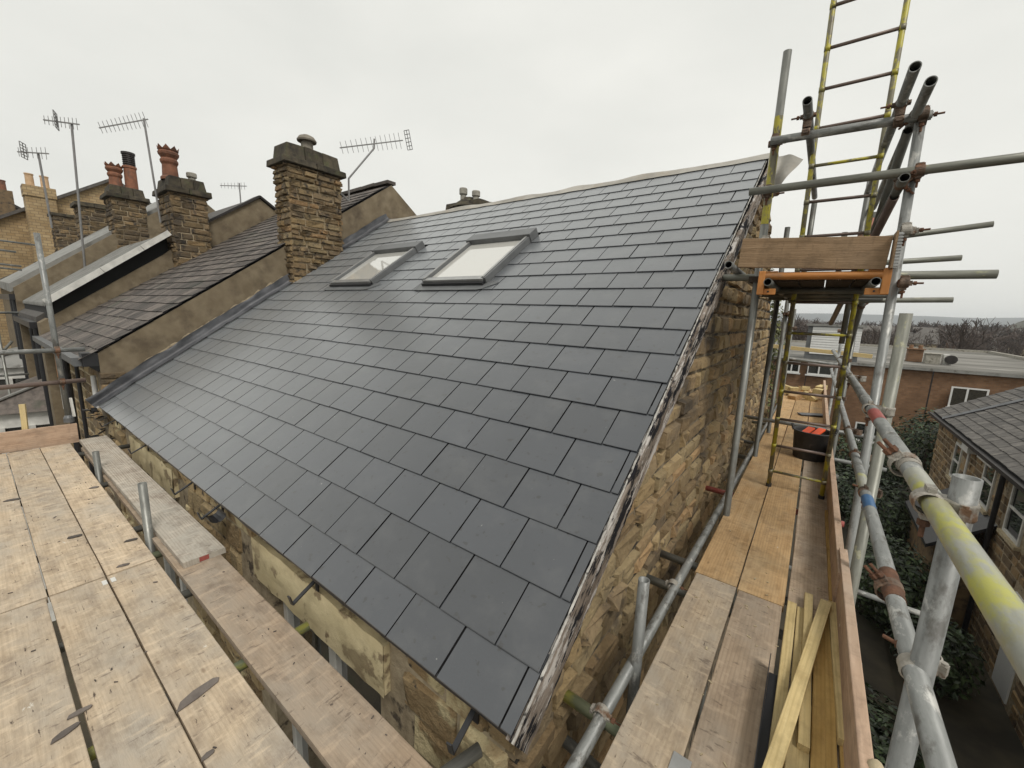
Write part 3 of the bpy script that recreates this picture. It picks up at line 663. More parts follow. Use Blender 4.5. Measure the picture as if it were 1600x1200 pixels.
def bay(par, x0, x1, y0, zt, ze, mroof, mw='white_paint'):
    g = G(); xm = (x0+x1)/2
    v = [(x0-.12, .16, ze), (x1+.12, .16, ze), (x1-.15, y0-.1, ze), (x0+.15, y0-.1, ze), (x0+.4, .16, zt), (x1-.4, .16, zt)]
    g.add(v, [(1, 5, 2), (2, 5, 4, 3), (3, 4, 0), (0, 1, 2, 3), (0, 4, 5, 1)])
    b = O('bay_roof', g, mroof, par)
    g = G(); g.bar((x1-.4, .15, zt+.02), (x1-.15, y0-.1, ze+.03), .10, .03); O('hip_lead', g, 'zinc_sheet', b)
    g = G(); c = [(x0, .16), (x1, .16), (x1-.25, y0), (x0+.25, y0)]
    g.prism([(x, y, ze-.32) for x, y in c], (0, 0, .31)); g.prism([(x, y, GZ) for x, y in c], (0, 0, GZ*-1+ze-1.9))
    for t in (.0, .33, .66, 1.):
        for p, q in ((c[1], c[2]), (c[2], c[3])):
            x, y = p[0]+(q[0]-p[0])*t, p[1]+(q[1]-p[1])*t; g.box((x-.05, y-.05, ze-1.95), (x+.05, y+.05, ze-.3))
    bw = O('bay_window', g, mw, par)
    g = G(); k = [(x0+.08, .1), (x1-.06, .1), (x1-.29, y0+.06), (x0+.29, y0+.06)]; g.prism([(x, y, ze-1.9) for x, y in k], (0, 0, 1.6)); O('pane', g, 'window_glass', bw)
bay(n2, -14.6, -12.5, -1.1, -.42, -1.02, 'old_slate')
c2 = chimney(n2, -11.95, -11.07, 2.17, 2.86, 1.9, 3.78, SOOT, (.09, .15), (.2, .42), 41, .09, 90, 'sooty stone chimney with a tall terracotta crown pot', ch=.12)
pot(c2, -11.45, 2.32, 4.08, .72, .165, 'crown'); pot(c2, -11.4, 2.70, 4.08, .26, .10, 'cowl', 'concrete')
# --- fourth house
n3 = bld('terrace_house', (-18, .15, GZ), 'terrace house with pale grey sheet roof beyond the sheet-roofed one')
P = [(.0, GZ), (.0, 1.62), (2.6, 3.74), (4.1, 4.85), (9, .9), (9, GZ)]
O('side_wall', crow(P, -16.35, -16.0), 'render_coat', n3)
g = crow([(-.05, 1.72), (4.1, 5.02), (9, 1.1), (9, .9), (4.1, 4.8), (-.05, 1.5)], -20.6, -16.36)
g.v = [(x, y, z+(-16.36-x)*.035) for x, y, z in g.v]; O('roof', g, 'zinc_sheet', n3)
g = G(); g.box((-20.6, .16, GZ), (-16.36, .5, 1.4)); f3 = O('front_wall', g, 'house_stone', n3)
wall(f3, (-20.6, .160, 0), 0, 4.2, -2, 1.4, (.16, .22), (.3, .6), HST, (), None, 0, .02, 36)
g = G(); g.box((-20.6, -.1, 1.3), (-16.1, .08, 1.45)); g.cyl((-17.2, .0, 1.3), (-17.2, 0, GZ), .06); g.cyl((-16.3, .0, 1.3), (-16.3, 0, GZ), .06); O('gutter', g, 'black_plastic', n3)
bay(n3, -19.4, -17.0, -1.25, -.1, -.55, 'zinc_sheet')
c3 = chimney(n3, -16.75, -16.0, 2.06, 2.83, 2.7, 4.30, SOOT, (.10, .16), (.2, .42), 51, .1, 60, 'stone chimney carrying two terracotta pots', ch=.11, flaunch=True)
pot(c3, -16.35, 2.28, 4.58, .72, .17, 'crown'); pot(c3, -16.3, 2.62, 4.58, .72, .15, 'plain')
g = G()
for k in range(6): g.lathe((-16.3, 2.62, 5.28+k*.055), [(.14, 0), (.15, .02), (.14, .04)], 14)
g.lathe((-16.3, 2.62, 5.28), [(.12, 0), (.12, .33), (.16, .34), (.16, .40), (.001, .42)], 14); O('pot_cowl', g, 'dark_metal', c3)
# --- further houses
n4 = bld('terrace_house', (-23, .15, GZ), 'far terrace house under the two dark potless chimneys')
O('side_wall', crow([(.2, GZ), (.2, 1.9), (4.3, 4.6), (9, 1.5), (9, GZ)], -27.0, -20.62), 'render_coat', n4)
g = crow([(0, 1.95), (4.3, 4.75), (9, 1.6), (9, 1.4), (4.3, 4.55), (0, 1.75)], -27.0, -20.64); O('roof', g, 'grey_slate', n4)
c4 = chimney(n4, -21.5, -20.7, 2.0, 2.82, 2.8, 4.62, SOOT, (.12, .18), (.25, .5), 61, .09, 40, 'dark stone chimney without pots', False, .14)
c5 = chimney(n4, -25.7, -25.0, 1.8, 2.55, 2.9, 4.72, SOOT, (.12, .18), (.25, .5), 71, .08, 0, 'far dark stone chimney without pots', False, .12)
n5 = bld('brick_house', (-33, 4, GZ), 'yellow brick gabled house at the far end of the terrace', group=None)
O('gable_wall', crow([(-4, GZ), (-4, 1.75), (4.6, 7.45), (13, 1.9), (13, GZ)], -37, -29.5), 'yellow_brick', n5)
g = crow([(-4.2, 1.7), (4.6, 7.6), (13.2, 1.8), (13.2, 1.65), (4.6, 7.45), (-4.2, 1.55)], -37.2, -29.3); O('roof', g, 'grey_slate', n5)
g = G(); g.box((-29.49, 1.42, 3), (-28.55, 2.36, 5.9)); g.box((-29.3, 1.38, 5.9), (-28.5, 2.40, 6.35)); cb = O('chimney', g, 'yellow_brick', n5)
for y in (1.66, 2.12): pot(cb, -28.9, y, 6.35, .55, .14, 'plain', 'buff_pot')
n6 = bld('brick_house', (-45, 0, GZ), 'farthest house at the left edge with a small red chimney pot', group=None)
g = crow([(-6, GZ), (-6, 3), (1.5, 7.3), (9, 3), (9, GZ)], -52, -42); O('gable_wall', g, 'house_stone', n6)
g = crow([(-6.2, 3), (1.5, 7.5), (9.2, 3), (9.2, 2.8), (1.5, 7.3), (-6.2, 2.8)], -52.2, -41.8); O('roof', g, 'grey_slate', n6)
g = G(); g.box((-41.7, .6, 5), (-41, 1.9, 7.9)); cb = O('chimney', g, 'house_stone', n6); pot(cb, -41.3, 1.5, 7.9, .6, .2, 'plain'); pot(cb, -41.3, .9, 7.9, .6, .2, 'plain')
# --- house behind, only its chimney shows over the ridge
nb = bld('terrace_house', (-9, 12, GZ), 'house behind the ridge showing only a dark chimney with two stub pots', group=None)
O('gable_wall', crow([(8.5, GZ), (8.5, 1.2), (11.5, 2.6), (15, 1.2), (15, GZ)], -12, -5), 'house_stone', nb)
cb = chimney(nb, -9.62, -8.12, 9.05, 9.85, 1.0, 4.50, SOOT, (.12, .18), (.25, .5), 81, .14, 0, 'dark stone chimney just above the ridge', True, .11)
g = G()
for k in range(5): g.lathe((-8.9, 9.45, 4.66), [(.66-.1*k, .07*k), (.60-.1*k, .07*(k+1))], 14)
O('flaunching', g, 'cap_stone', cb)
pot(cb, -9.05, 9.3, 4.80, .50, .13, 'cowl', 'concrete'); pot(cb, -8.50, 9.3, 4.72, .42, .13, 'cowl', 'concrete')
# --- television aerials
def aerial(base, top_, boom0, boom1, nel, el, label, refl=None, eldir=(0, 0, 1), r=.014, bent=None, bracket=None):
    a = root('tv_aerial', base, label, 'aerial', 'television aerials on the roofs')
    g = G(); pts = [Vector(base)]+[Vector(b) for b in (bent or [])]+[Vector(top_)]
    for p, q in zip(pts, pts[1:]): g.cyl(p, q, r*1.2, n=8)
    if bracket: g.bar(base, bracket, .03, .03)
    O('mast', g, 'aerial_metal', a)
    g = G(); b0, b1 = Vector(boom0), Vector(boom1); g.bar(b0, b1, r*1.3, r*1.3); bm = O('boom', g, 'aerial_metal', a)
    e = Vector(eldir)
    for i in range(nel):
        c = b0.lerp(b1, (i+.3)/nel); l = el*(.75+.35*i/nel); g = G(); g.cyl(c-e*l, c+e*l, r*.32, n=5); O('element', g, 'aerial_metal', bm)
    if refl:
        c, w_, h_ = Vector(refl[0]), refl[1], refl[2]; g = G(); s = e.cross((b1-b0).normalized()).normalized()
        for k in range(6): t = -1+2*k/5; g.cyl(c-s*w_+e*h_*t, c+s*w_+e*h_*t, r*.5, n=5)
        for t in (-1, 0, 1): g.cyl(c-e*h_+s*w_*t, c+e*h_+s*w_*t, r*.5, n=5)
        O('reflector', g, 'aerial_metal', a)
    return a
aerial((-6.6, 3.70, 3.35), (-6.6, 4.28, 4.60), (-6.72, 3.63, 4.26), (-6.48, 4.86, 4.74), 13, .13, 'long aerial with mesh reflector on a cranked mast beside the squat chimney', ((-6.46, 4.98, 4.78), .09, .17), eldir=(.1, -.35, .93), bent=[(-6.6, 3.71, 3.74), (-6.6, 4.27, 4.43)], bracket=(-6.72, 3.40, 3.6))
aerial((-11.2, 1.99, 3.1), (-11.2, 1.90, 5.16), (-11.2, 1.19, 4.73), (-11.2, 1.97, 5.17), 12, .13, 'long thin aerial on the mast strapped to the crown-pot chimney', eldir=(.2, -.3, .93), r=.016)
aerial((-16, 1.34, 2.2), (-16, 1.48, 5.98), (-16.1, .98, 5.93), (-15.9, 1.62, 6.0), 9, .14, 'tall masted aerial standing left of the two-pot chimney', ((-16, 1.20, 5.97), .16, .20), r=.022)
aerial((-25, 1.74, 4.2), (-25, 1.68, 7.0), (-25.2, 1.15, 6.95), (-24.8, 1.95, 7.05), 7, .22, 'small aerial farthest left above the brick chimney', ((-25, 1.3, 7.0), .2, .28), r=.03)
aerial((-14, 4.66, 3.9), (-14, 4.66, 5.02), (-14, 4.15, 4.82), (-14, 4.86, 4.98), 8, .10, 'small distant aerial just left of the squat chimney', r=.016)
# ================================================================== right side: gardens, buildings, trees, hills
def pane_window(par, axis, p, a0, a1, z0, z1, out, mull=(), m='white_plastic', fr=.07, bars=()):
    # window in a wall; axis 'x' (wall along X at Y=p) or 'y' (wall along Y at X=p); out = outward sign
    def B(g, s0, s1, za, zb, d0, d1):
        q0, q1 = sorted((p+out*d0, p+out*d1))
        if axis == 'x': g.box((s0, q0, za), (s1, q1, zb))
        else: g.box((q0, s0, za), (q1, s1, zb))
    g = G(); B(g, a0, a0+fr, z0, z1, -.02, .035); B(g, a1-fr, a1, z0, z1, -.02, .035); B(g, a0+fr, a1-fr, z1-fr, z1, -.02, .035); B(g, a0+fr, a1-fr, z0, z0+fr, -.02, .035)
    for t in mull: B(g, t-fr/2, t+fr/2, z0+fr, z1-fr, -.02, .04)
    for t in bars: B(g, a0+fr, a1-fr, t-fr*.4, t+fr*.4, -.02, .03)
    wd = O('window', g, m, par)
    g = G(); B(g, a0+.02, a1-.02, z0+.02, z1-.02, .0, .012); O('pane', g, 'window_glass', wd)
    g = G(); B(g, a0-.06, a1+.06, z0-.08, z0-.005, .0, .09); O('sill', g, m if m == 'white_plastic' else 'pale_mortar', wd)
    return wd
bb_ = root('flat_roofed_building', (4, 28.1, GZ), 'brown brick flat-roofed building beyond the scaffold walkway', 'building')
P = [(-4, 28.1), (8.75, 28.5), (12.2, 40), (12.6, 52), (-4, 52)]
g = G(); g.prism([(x, y, GZ) for x, y in P], (0, 0, 5.22)); O('wall', g, 'brown_brick', bb_)
P2 = [(-4.1, 27.95), (8.9, 28.35), (12.4, 40), (12.8, 52.2), (-4.1, 52.2)]
g = G(); g.prism([(x, y, -.775) for x, y in P2], (0, 0, .11)); rf = O('roof', g, 'felt_roof', bb_)
g = G()
for p, q in zip(P2[1:], P2[2:]): g.bar((*p, -.58), (*q, -.58), .28, .22)
O('parapet_kerb', g, 'concrete', bb_)
g = G(); g.bar((-4.1, 27.93, -.74), (8.9, 28.33, -.74), .05, .13); O('fascia', g, 'zinc_sheet', bb_)
g = G()
for x in (-1.2, .45, 2.2): g.bar((x, 28.08, -.9), (x, 28.08, -4), .04, .05)
g.bar((5.6, 28.15, -.8), (5.6, 28.15, GZ), .05, .05); O('downpipe', g, 'dark_metal', bb_)
for (a0, a1, z0, z1, mu) in ((-.62, .10, -1.50, -.86, (-.3,)), (.45, 1.62, -1.52, -.86, (1.0,)), (6.35, 7.62, -2.50, -1.47, (6.92,)), (3.0, 4.2, -4.9, -3.9, (3.6,))):
    pane_window(bb_, 'x', 28.12+.03*(a0 > 3)+.1*(a0 > 6), a0, a1, z0, z1, -1, mu)
def roofbox(name, a, b, m, label, cat, extra=None):
    g = G(); g.box(a, b); 
    if extra: extra(g)
    return O(name, g, m, None, label, cat, bevel=.02)
def lidx(g): g.box((5.05, 32.5, .05), (5.85, 33.3, .12)); g.cyl((5.25, 32.9, .12), (5.25, 32.9, .32), .1); g.cyl((5.65, 32.9, .12), (5.65, 32.9, .32), .1)
roofbox('roof_vent_stack', (5.12, 32.6, -.664), (5.78, 33.2, .05), 'brown_brick', 'dark brick vent stack with two stubs on the flat roof', 'vent', lidx)
roofbox('roof_unit', (5.75, 31.6, -.664), (6.35, 32.2, -.10), 'concrete', 'low tan box standing on the flat roof', 'roof unit', lambda g: g.box((5.7, 31.55, -.1), (6.4, 32.25, -.06)))
fan = root('extract_fan', (6.75, 32, -.664), 'round grey extract fan on the flat roof beside the tan box', 'fan')
g = G(); g.cyl((6.78, 31.6, -.35), (6.78, 31.85, -.35), .24, n=20); O('fan_drum', g, 'dark_metal', fan)
g = G(); g.box((6.5, 31.85, -.66), (6.75, 32.3, -.1)); g.bar((6.78, 31.75, -.66), (6.78, 31.75, -.5), .08, .08); O('housing', g, 'white_paint', fan)
cl = root('clad_rooftop_room', (1.1, 29, -.664), 'white clad rooftop room on the brick building', 'rooftop room')
g = G(); g.box((.2, 28.42, -.664), (2.6, 31, 1.24)); O('wall', g, 'grey_trim', cl)
for k in range(11):
    g = G(); z = -.34+k*.14; g.add([(.42, 28.415, z), (2.6, 28.415, z), (2.6, 28.375, z), (.42, 28.375, z), (.42, 28.415, z+.135), (2.6, 28.415, z+.135), (2.6, 28.40, z+.135), (.42, 28.40, z+.135)], [(0, 3, 2, 1), (3, 7, 6, 2), (4, 5, 6, 7), (0, 4, 7, 3), (1, 2, 6, 5), (0, 1, 5, 4)]); O('cladding_board', g, 'white_plastic', cl)
g = G(); g.box((.1, 28.3, 1.24), (2.75, 31.1, 1.36)); O('roof', g, 'zinc_sheet', cl)
# stone house across the garden
sh = root('stone_house', (7, 14, GZ), 'brown stone house with slate roof across the garden on the right', 'house')
XH = 4.62
g = G(); g.box((XH, 3.5, GZ), (13, 19.75, -1.62)); g.prism([(XH+.05, 19.74, -1.62), (13, 19.74, -1.62), (8.8, 19.74, .95)], (0, -.3, 0)); hw = O('wall', g, 'mortar', sh)
WH = [(13.75, 14.55, -3.05, -1.74), (11.75, 12.65, -3.05, -1.85), (8.6, 9.6, -3.1, -1.85), (13.9, 14.6, -5.6, -4.2), (16.6, 17.3, -3.2, -2.1)]
DR = (10.6, 11.35, GZ+.1, -3.85)
def skh(a, b, z, zz):
    a += 3.5; b += 3.5; a, b = 23.25-b, 23.25-a
    return any(b > q[0] and a < q[1] and zz > q[2] and z < q[3] for q in WH+[DR])
wall(hw, (XH, 19.75, 0), R(-90), 16.25, GZ, -1.65, (.15, .22), (.28, .6), HST, (), skh, 0, .02, 91, gap=.022)
for q in WH: pane_window(sh, 'y', XH, q[0], q[1], q[2], q[3], -1, (), 'white_paint', .065, ((q[2]+q[3])/2,))
g = G(); g.box((XH-.03, DR[0], DR[2]), (XH+.05, DR[1], DR[3])); dr = O('door', g, 'white_plastic', sh)
g = G(); g.box((XH-.045, DR[0]+.15, -4.9), (XH-.03, DR[1]-.15, -4.0)); O('pane', g, 'window_glass', dr)
sl_ = math.atan(.6); M3 = frame((4.42, 19.95, -1.62), (0, -1, 0), (math.cos(sl_), 0, math.sin(sl_)))
g = G(); g.prism([(4.44, 19.9, -1.625), (8.8, 19.9, .985), (13.2, 19.9, -1.625), (13.2, 19.9, -1.75), (8.8, 19.9, .85), (4.44, 19.9, -1.75)], (0, -16.5, 0)); hr_ = O('roof', g, 'dark_void', sh)
slates(hr_, M3, lambda y: 0, lambda y: 16.5, [(i*.23, (i+1)*.23) for i in range(22)], .33, lambda i: 0 if i % 2 else .165, GREY, 300, gap=.012, lap=.05, lift=.022, jit=.006, seed=8)
g = G(); g.bar(M3 @ Vector((1.6, -.02, .05)), M3 @ Vector((2.4, 4.6, .05)), .26, .02, up=(-.5, 0, .85)); O('valley_lead', g, 'lead', hr_)
g = G(); g.bar((4.36, 3.5, -1.70), (4.36, 19.95, -1.70), .11, .09); O('gutter', g, 'dark_metal', sh)
g = G(); g.cyl((4.5, 12.95, -1.72), (4.5, 12.95, GZ), .05); O('downpipe', g, 'black_plastic', sh)
g = G(); g.cyl((4.52, 15.6, -2.0), (4.52, 15.6, -2.9), .03); g.cyl((4.52, 15.6, -2.9), (4.52, 15.2, -3.05), .03); g.box((4.40, 15.3, -2.0), (4.61, 15.9, -1.82)); O('waste_pipe', g, 'white_plastic', sh)
g = G(); g.box((4.5, 14.9, -3.55), (4.62, 15.05, -3.3)); O('wall_lamp', g, 'white_plastic', sh)
g = G(); g.box((4.45, 13.6, -1.92), (4.62, 14.7, -1.76)); O('lintel', g, 'white_paint', sh)
# low outhouse in front of it
oh = root('outhouse', (4.0, 12.6, GZ), 'low stone outhouse with a black sloping roof beside the stone house', 'outhouse')
g = G(); g.box((3.75, 13.2, GZ), (4.6, 16.0, -3.9)); O('wall', g, 'house_stone', oh)
g = G(); g.prism([(3.55, 16.1, -3.98), (4.61, 16.1, -3.1), (4.61, 16.1, -3.2), (3.55, 16.1, -4.08)], (0, -3.1, 0)); O('roof', g, 'black_plastic', oh)
# garden wall and path
g = G(); g.box((2.3, 9, GZ+.002), (2.9, 27.5, GZ+.05)); O('garden_path', g, 'soil', kind='structure')
# foliage
def leaves(n, blobs, size, seed):
    r = random.Random(seed); g = G()
    wts = [b[3]*b[4]*b[5] for b in blobs]
    for _ in range(n):
        b = r.choices(blobs, wts)[0]
        v = Vector((r.gauss(0, 1), r.gauss(0, 1), r.gauss(0, 1))).normalized(); rad = r.uniform(.55, 1.06)
        c = Vector((b[0]+v.x*b[3]*rad, b[1]+v.y*b[4]*rad, b[2]+v.z*b[5]*rad))
        if c.z < GZ+.02: c.z = GZ+.02+r.random()*.3
        nrm = (v+Vector((r.uniform(-.7, .7), r.uniform(-.7, .7), r.uniform(-.3, 1.0)))).normalized(); t = nrm.orthogonal().normalized()
        t = Matrix.Rotation(r.uniform(0, 6.28), 3, nrm) @ t; s = nrm.cross(t); l = size*r.uniform(.6, 1.4)
        g.add([c-t*l, c+s*l*.45+nrm*l*.12, c+t*l, c-s*l*.45+nrm*l*.12], [(0, 1, 2, 3)])
    return g
def bush(name, blobs, n, size, label, seed, m='leaf', trunk=None, cat='shrub', group=None):
    b0 = blobs[0]; rt = root(name, (b0[0], b0[1], GZ), label, cat, group)
    O('foliage', leaves(n, blobs, size, seed), m, rt, kind='stuff')
    g = G()
    for b in blobs: g.cyl((b[0]+.1, b[1], GZ), (b[0], b[1], b[2]), .10, .03, 8)
    O('trunk', g, 'bark', rt)
bush('ivy_mass', [(4.9, 23.0, -3.9, 1.3, 2.4, 1.6), (4.7, 21.3, -3.0, .8, 1.0, 1.3), (3.9, 24.0, -4.9, 1.3, 2, 1.2), (2.6, 25.0, -5.0, 1.4, 1.8, 1.1)], 9000, .085, 'dark green ivy climbing the corner between brick and stone houses', 1, cat='ivy')
bush('laurel_bush', [(3.2, 17.5, -5.0, 1.0, 2.2, 1.1), (2.4, 19.5, -5.2, 1.0, 1.5, .9)], 6000, .08, 'dark evergreen bush below the ivy in the garden', 2, group='dark garden bushes')
bush('laurel_bush', [(2.9, 12.6, -5.0, .9, 1.6, 1.0), (3.5, 10.6, -5.3, .7, 1.0, .7)], 6000, .07, 'dark evergreen bush behind the blue-banded tube', 3, group='dark garden bushes')
bush('laurel_bush', [(2.2, 7.2, -5.5, .9, 1.3, .7), (3.4, 6.0, -5.5, .9, 1.1, .6)], 5000, .06, 'low dark bush deep below the near guard rails', 4, group='dark garden bushes')
bush('holly_tree', [(-.75, 13.2, .9, .75, .8, 1.9), (-.6, 13.0, -1.6, .8, .8, 1.5), (-.7, 13.4, 2.2, .5, .5, .8)], 3600, .07, 'variegated evergreen tree rising just behind the gable corner', 5, 'holly_leaf', cat='tree')
# bare trees
def bare_tree_mesh(seed, h=8.):
    r = random.Random(seed); g = G(); gt = G()
    def grow(p, d, L, rad, lev):
        q = p+d*L; (g if lev < 3 else gt).cyl(p, q, rad, rad*.74, 5 if lev < 2 else 3, caps=False)
        if lev >= 6: return
        k = 2 if lev == 0 else r.choice((2, 3, 3))
        for i in range(k):
            ax = d.orthogonal().normalized(); ax = Matrix.Rotation(r.uniform(0, 6.28), 3, d) @ ax
            nd = (Matrix.Rotation(r.uniform(.25, .75), 3, ax) @ d); nd = (nd+Vector((0, 0, .18))).normalized()
            grow(p+d*L*r.uniform(.75, 1.), nd, L*r.uniform(.66, .88), rad*.70, lev+1)
    grow(Vector((0, 0, 0)), Vector((r.uniform(-.06, .06), r.uniform(-.06, .06), 1)).normalized(), h*.27, h*.017, 0)
    return mk(g, 'bark', False, 'trunk'), mk(gt, 'twig', False, 'crown')
TREES = [bare_tree_mesh(s) for s in (3, 8, 15, 27)]
def bare_tree(x, y, s, k, label, group):
    M = Matrix.Translation((x, y, GZ-.1)) @ rotz(k*1.7+x) @ Matrix.Diagonal((s*1.15, s*1.15, s, 1))
    t = root('bare_tree', (x, y, GZ), label, 'tree', group)
    reg(bpy.data.objects.new('trunk', TREES[k % 4][0]), t, M); reg(bpy.data.objects.new('crown', TREES[k % 4][1]), t, M)
bare_tree(6.6, 61, 1.18, 0, 'leafless tree showing just right of the mossy standard top', None)
bare_tree(13.2, 63, 1.20, 1, 'leafless tree with the tallest crown above the flat roof', None)
bare_tree(22.5, 62, 1.02, 2, 'leafless tree at the right edge beyond the flat roof corner', None)
bare_tree(-.5, 70, 1.05, 3, 'leafless tree showing over the white clad room', None)
r_ = random.Random(5)
for i in range(26):
    bare_tree(-6+i*1.55+r_.uniform(-1, 1), r_.uniform(66, 105), r_.uniform(.72, 1.0), i % 4, 'brown leafless tree in the dense row beyond the flat roof', 'leafless trees beyond the flat roof')
# far houses in the valley
for i in range(16):
    x, y = r_.uniform(-15, 75), r_.uniform(120, 230); wx, h = r_.uniform(5, 9), r_.uniform(3.5, 5)
    fh = root('far_house', (x, y, GZ), 'tiny distant house among the trees of the valley', 'house', 'distant houses in the valley')
    g = G(); g.box((x-wx/2, y, GZ), (x+wx/2, y+6, GZ+h)); O('wall', g, r_.choice(('white_paint', 'brown_brick', 'pale_mortar')), fh)
    g = G(); g.prism([(x-wx/2-.3, y-.3, GZ+h), (x-wx/2-.3, y+6.3, GZ+h), (x-wx/2-.3, y+3, GZ+h+2.4)], (wx+.6, 0, 0)); O('roof', g, 'grey_slate', fh)
# hills
mat('hill_wood', (.05, .055, .045), (.105, .10, .075), .02, .95, .0, c2=(.14, .13, .10), sp_sc=.035, sp=(.5, .62))
mat('hill_far_hazed', (.09, .10, .10), (.13, .14, .14), .004, .95, .0)  # base lightened so the colour carries part of the distance haze
def hill(name, pts, depth, m, seed, rough):
    # ridge line as (x, y, top height), sloping towards the viewer
    g = G(); n = 160
    def f(u, v):
        k = u*(len(pts)-1); i = min(int(k), len(pts)-2); t = k-i; t = t*t*(3-2*t)
        a, b = Vector(pts[i]), Vector(pts[i+1]); q = a.lerp(b, t)
        h = (q.z-GZ)*(math.sin(min(v*2, 1)*math.pi/2) if v < .5 else math.cos((v-.5)*math.pi))
        return (q.x, q.y-depth*(.5-v), GZ-.5+h*(1+rough*noise.noise((u*40, v*9, seed)))+rough*3*noise.noise((u*170, v*30, seed))*min(1, v*3))
    g.grid(f, n, 16); O(name, g, m, kind='structure', smooth=True)
hill('wooded_hill', [(95, 420, -6), (130, 450, 14), (190, 470, 24), (280, 470, 30), (420, 430, 34), (620, 380, 30)], 240, 'hill_wood', 2, .10)
hill('far_hill', [(-1500, 2300, 10), (-900, 2300, 46), (-300, 2350, 40), (100, 2350, 48), (500, 2350, 42), (1000, 2300, 66), (1700, 2100, 60), (2600, 1600, 30)], 900, 'hill_far_hazed', 6, .04)
# far woodland that reads as one mass
def twig_clump(seed):
    r = random.Random(seed); g = G()
    def grow(p, d, L, rad, lev):
        q = p+d*L; g.cyl(p, q, rad, rad*.7, 3, caps=False)
        if lev >= 4: return
        for i in range(3):
            ax = Matrix.Rotation(r.uniform(0, 6.28), 3, d) @ d.orthogonal().normalized()
            grow(p+d*L*r.uniform(.6, 1.), (Matrix.Rotation(r.uniform(.3, .8), 3, ax) @ d+Vector((0, 0, .15))).normalized(), L*r.uniform(.62, .85), rad*.74, lev+1)
    grow(Vector((0, 0, 0)), Vector((0, 0, 1)), 1.7, .14, 0); return g
CLUMPS = [twig_clump(s) for s in (1, 2, 3)]
g = G(); rr = random.Random(9)
for _ in range(520):
    y = rr.uniform(108, 330); x = rr.uniform(-25, y*.42+12); s_ = rr.uniform(.8, 1.5)*(1+.0016*y); a = rr.uniform(0, 6.28); c_ = rr.choice(CLUMPS); ca, sa = math.cos(a)*s_*1.3, math.sin(a)*s_*1.3
    g.add([(x+p[0]*ca-p[1]*sa, y+p[0]*sa+p[1]*ca, GZ+p[2]*s_) for p in c_.v], c_.f)
O('far_woodland', g, 'twig', None, 'grey brown mass of distant bare woodland filling the valley', 'woodland', kind='stuff', M=Matrix())
# ================================================================== scaffold
def axm(p, q, roll=0.):
    p, q = Vector(p), Vector(q); z = (q-p).normalized(); M = z.to_track_quat('Z', 'Y').to_matrix().to_4x4() @ rotz(roll); M.translation = p; return M
def tube_geo(L, r=.02415, t=.004, n=20):
    g = G(); pr = [(r-t, 0), (r, 0), (r, L), (r-t, L), (r-t, 0)]; g.lathe((0, 0, 0), pr, n); return g
def tube(name, p, q, m, label, group='scaffold tubes', r=.02415, n=20, cat='tube', sleeve=()):
    M = axm(p, q, rnd.random()*6); L = (Vector(q)-Vector(p)).length
    o = O(name, tube_geo(L, r, .004, n+4), m, None, label, cat, group, smooth=False, M=M)
    for pl_ in o.data.polygons: pl_.use_smooth = abs(pl_.normal.z) < .5
    for a, b, mm, nm in sleeve:
        g = G(); e = r+(.0022 if nm != 'paint_band' else .0007); g.lathe((0, 0, 0), [(e, a), (e, b)], n)
        if nm != 'paint_band': g.lathe((0, 0, 0), [(r, a), (e, a+.0001)], n); g.lathe((0, 0, 0), [(e, b), (r, b+.0001)], n)
        O(nm, g, mm, o, smooth=True, M=M)
    return o
def coupler(par, p, a, b, off, m='rusty_coupler', bolts=True, s=1.):
    # two hinged jaws on crossing tubes (axis a at p, axis b at p+off), joined by a forged block; rusty bolt tails stick out
    p, a, b, off = Vector(p), Vector(a).normalized(), Vector(b).normalized(), Vector(off); g = G(); gbs = []
    dr = off.normalized()
    for c, x in ((p, a), (p+off, b)):
        M = axm(c-x*.022, c+x*.022)
        h = G(); h.lathe((0, 0, 0), [(.0255, 0), (.0285, .001), (.0305, .006), (.0295, .022), (.0305, .038), (.0285, .043), (.0255, .044)], 18)
        g.add([M @ Vector(v) for v in h.v], h.f)
        s_ = x.cross(dr).normalized()
        for k in (1, -1):
            t = c+s_*.033*k
            g.bar(t-x*.014, t+x*.014, .016, .018, up=dr)
            if k == 1:
                gb = G(); gb.cyl(t+s_*.002, t+s_*.055, .0055, n=8); gb.cyl(t+s_*.012, t+s_*.026, .0118, n=6); gbs.append(gb)
            else: g.cyl(t-x*.02, t+x*.02, .0075, n=8)
    if off.length > .03: g.bar(p+off*.42-dr*.01, p+off*.58+dr*.01, .044, .04, up=a)
    c_ = O('coupler', g, m, par)
    for gb in gbs: O('bolt', gb, 'rust', c_)
    return c_
EX, EY, EZ = Vector((1, 0, 0)), Vector((0, 1, 0)), Vector((0, 0, 1))
# --- gable side: standards
s1 = tube('scaffold_standard', (.31, 2.58, GZ), (.31, 2.505, 3.10), 'galvanised_dark', 'tall upright against the gable ridge with yellow paint traces', sleeve=((8.05, 8.72, 'tube_yellow_worn', 'paint_band'),))
s2 = tube('scaffold_standard', (1.16, 2.42, GZ), (1.0, 2.46, 2.56), 'galvanised', 'tall upright right of the orange beam leaning inward')
s3 = tube('scaffold_standard', (1.025, 1.82, GZ), (1.02, 1.82, 1.455), 'galvanised_mossy', 'upright ending just above the horizon right of the tall one')
s4 = tube('scaffold_standard', (1.02, .47, GZ), (1.012, .465, 1.063), 'galvanised', 'nearest cut-off upright with open top at the right edge')
s5 = tube('scaffold_standard', (.31, 4.30, GZ), (.31, 4.30, 2.35), 'galvanised_dark', 'second upright along the gable wall behind the orange beam')
s6 = tube('scaffold_standard', (.33, 5.55, GZ), (.33, 5.55, 1.95), 'galvanised_dark', 'third upright along the gable wall')
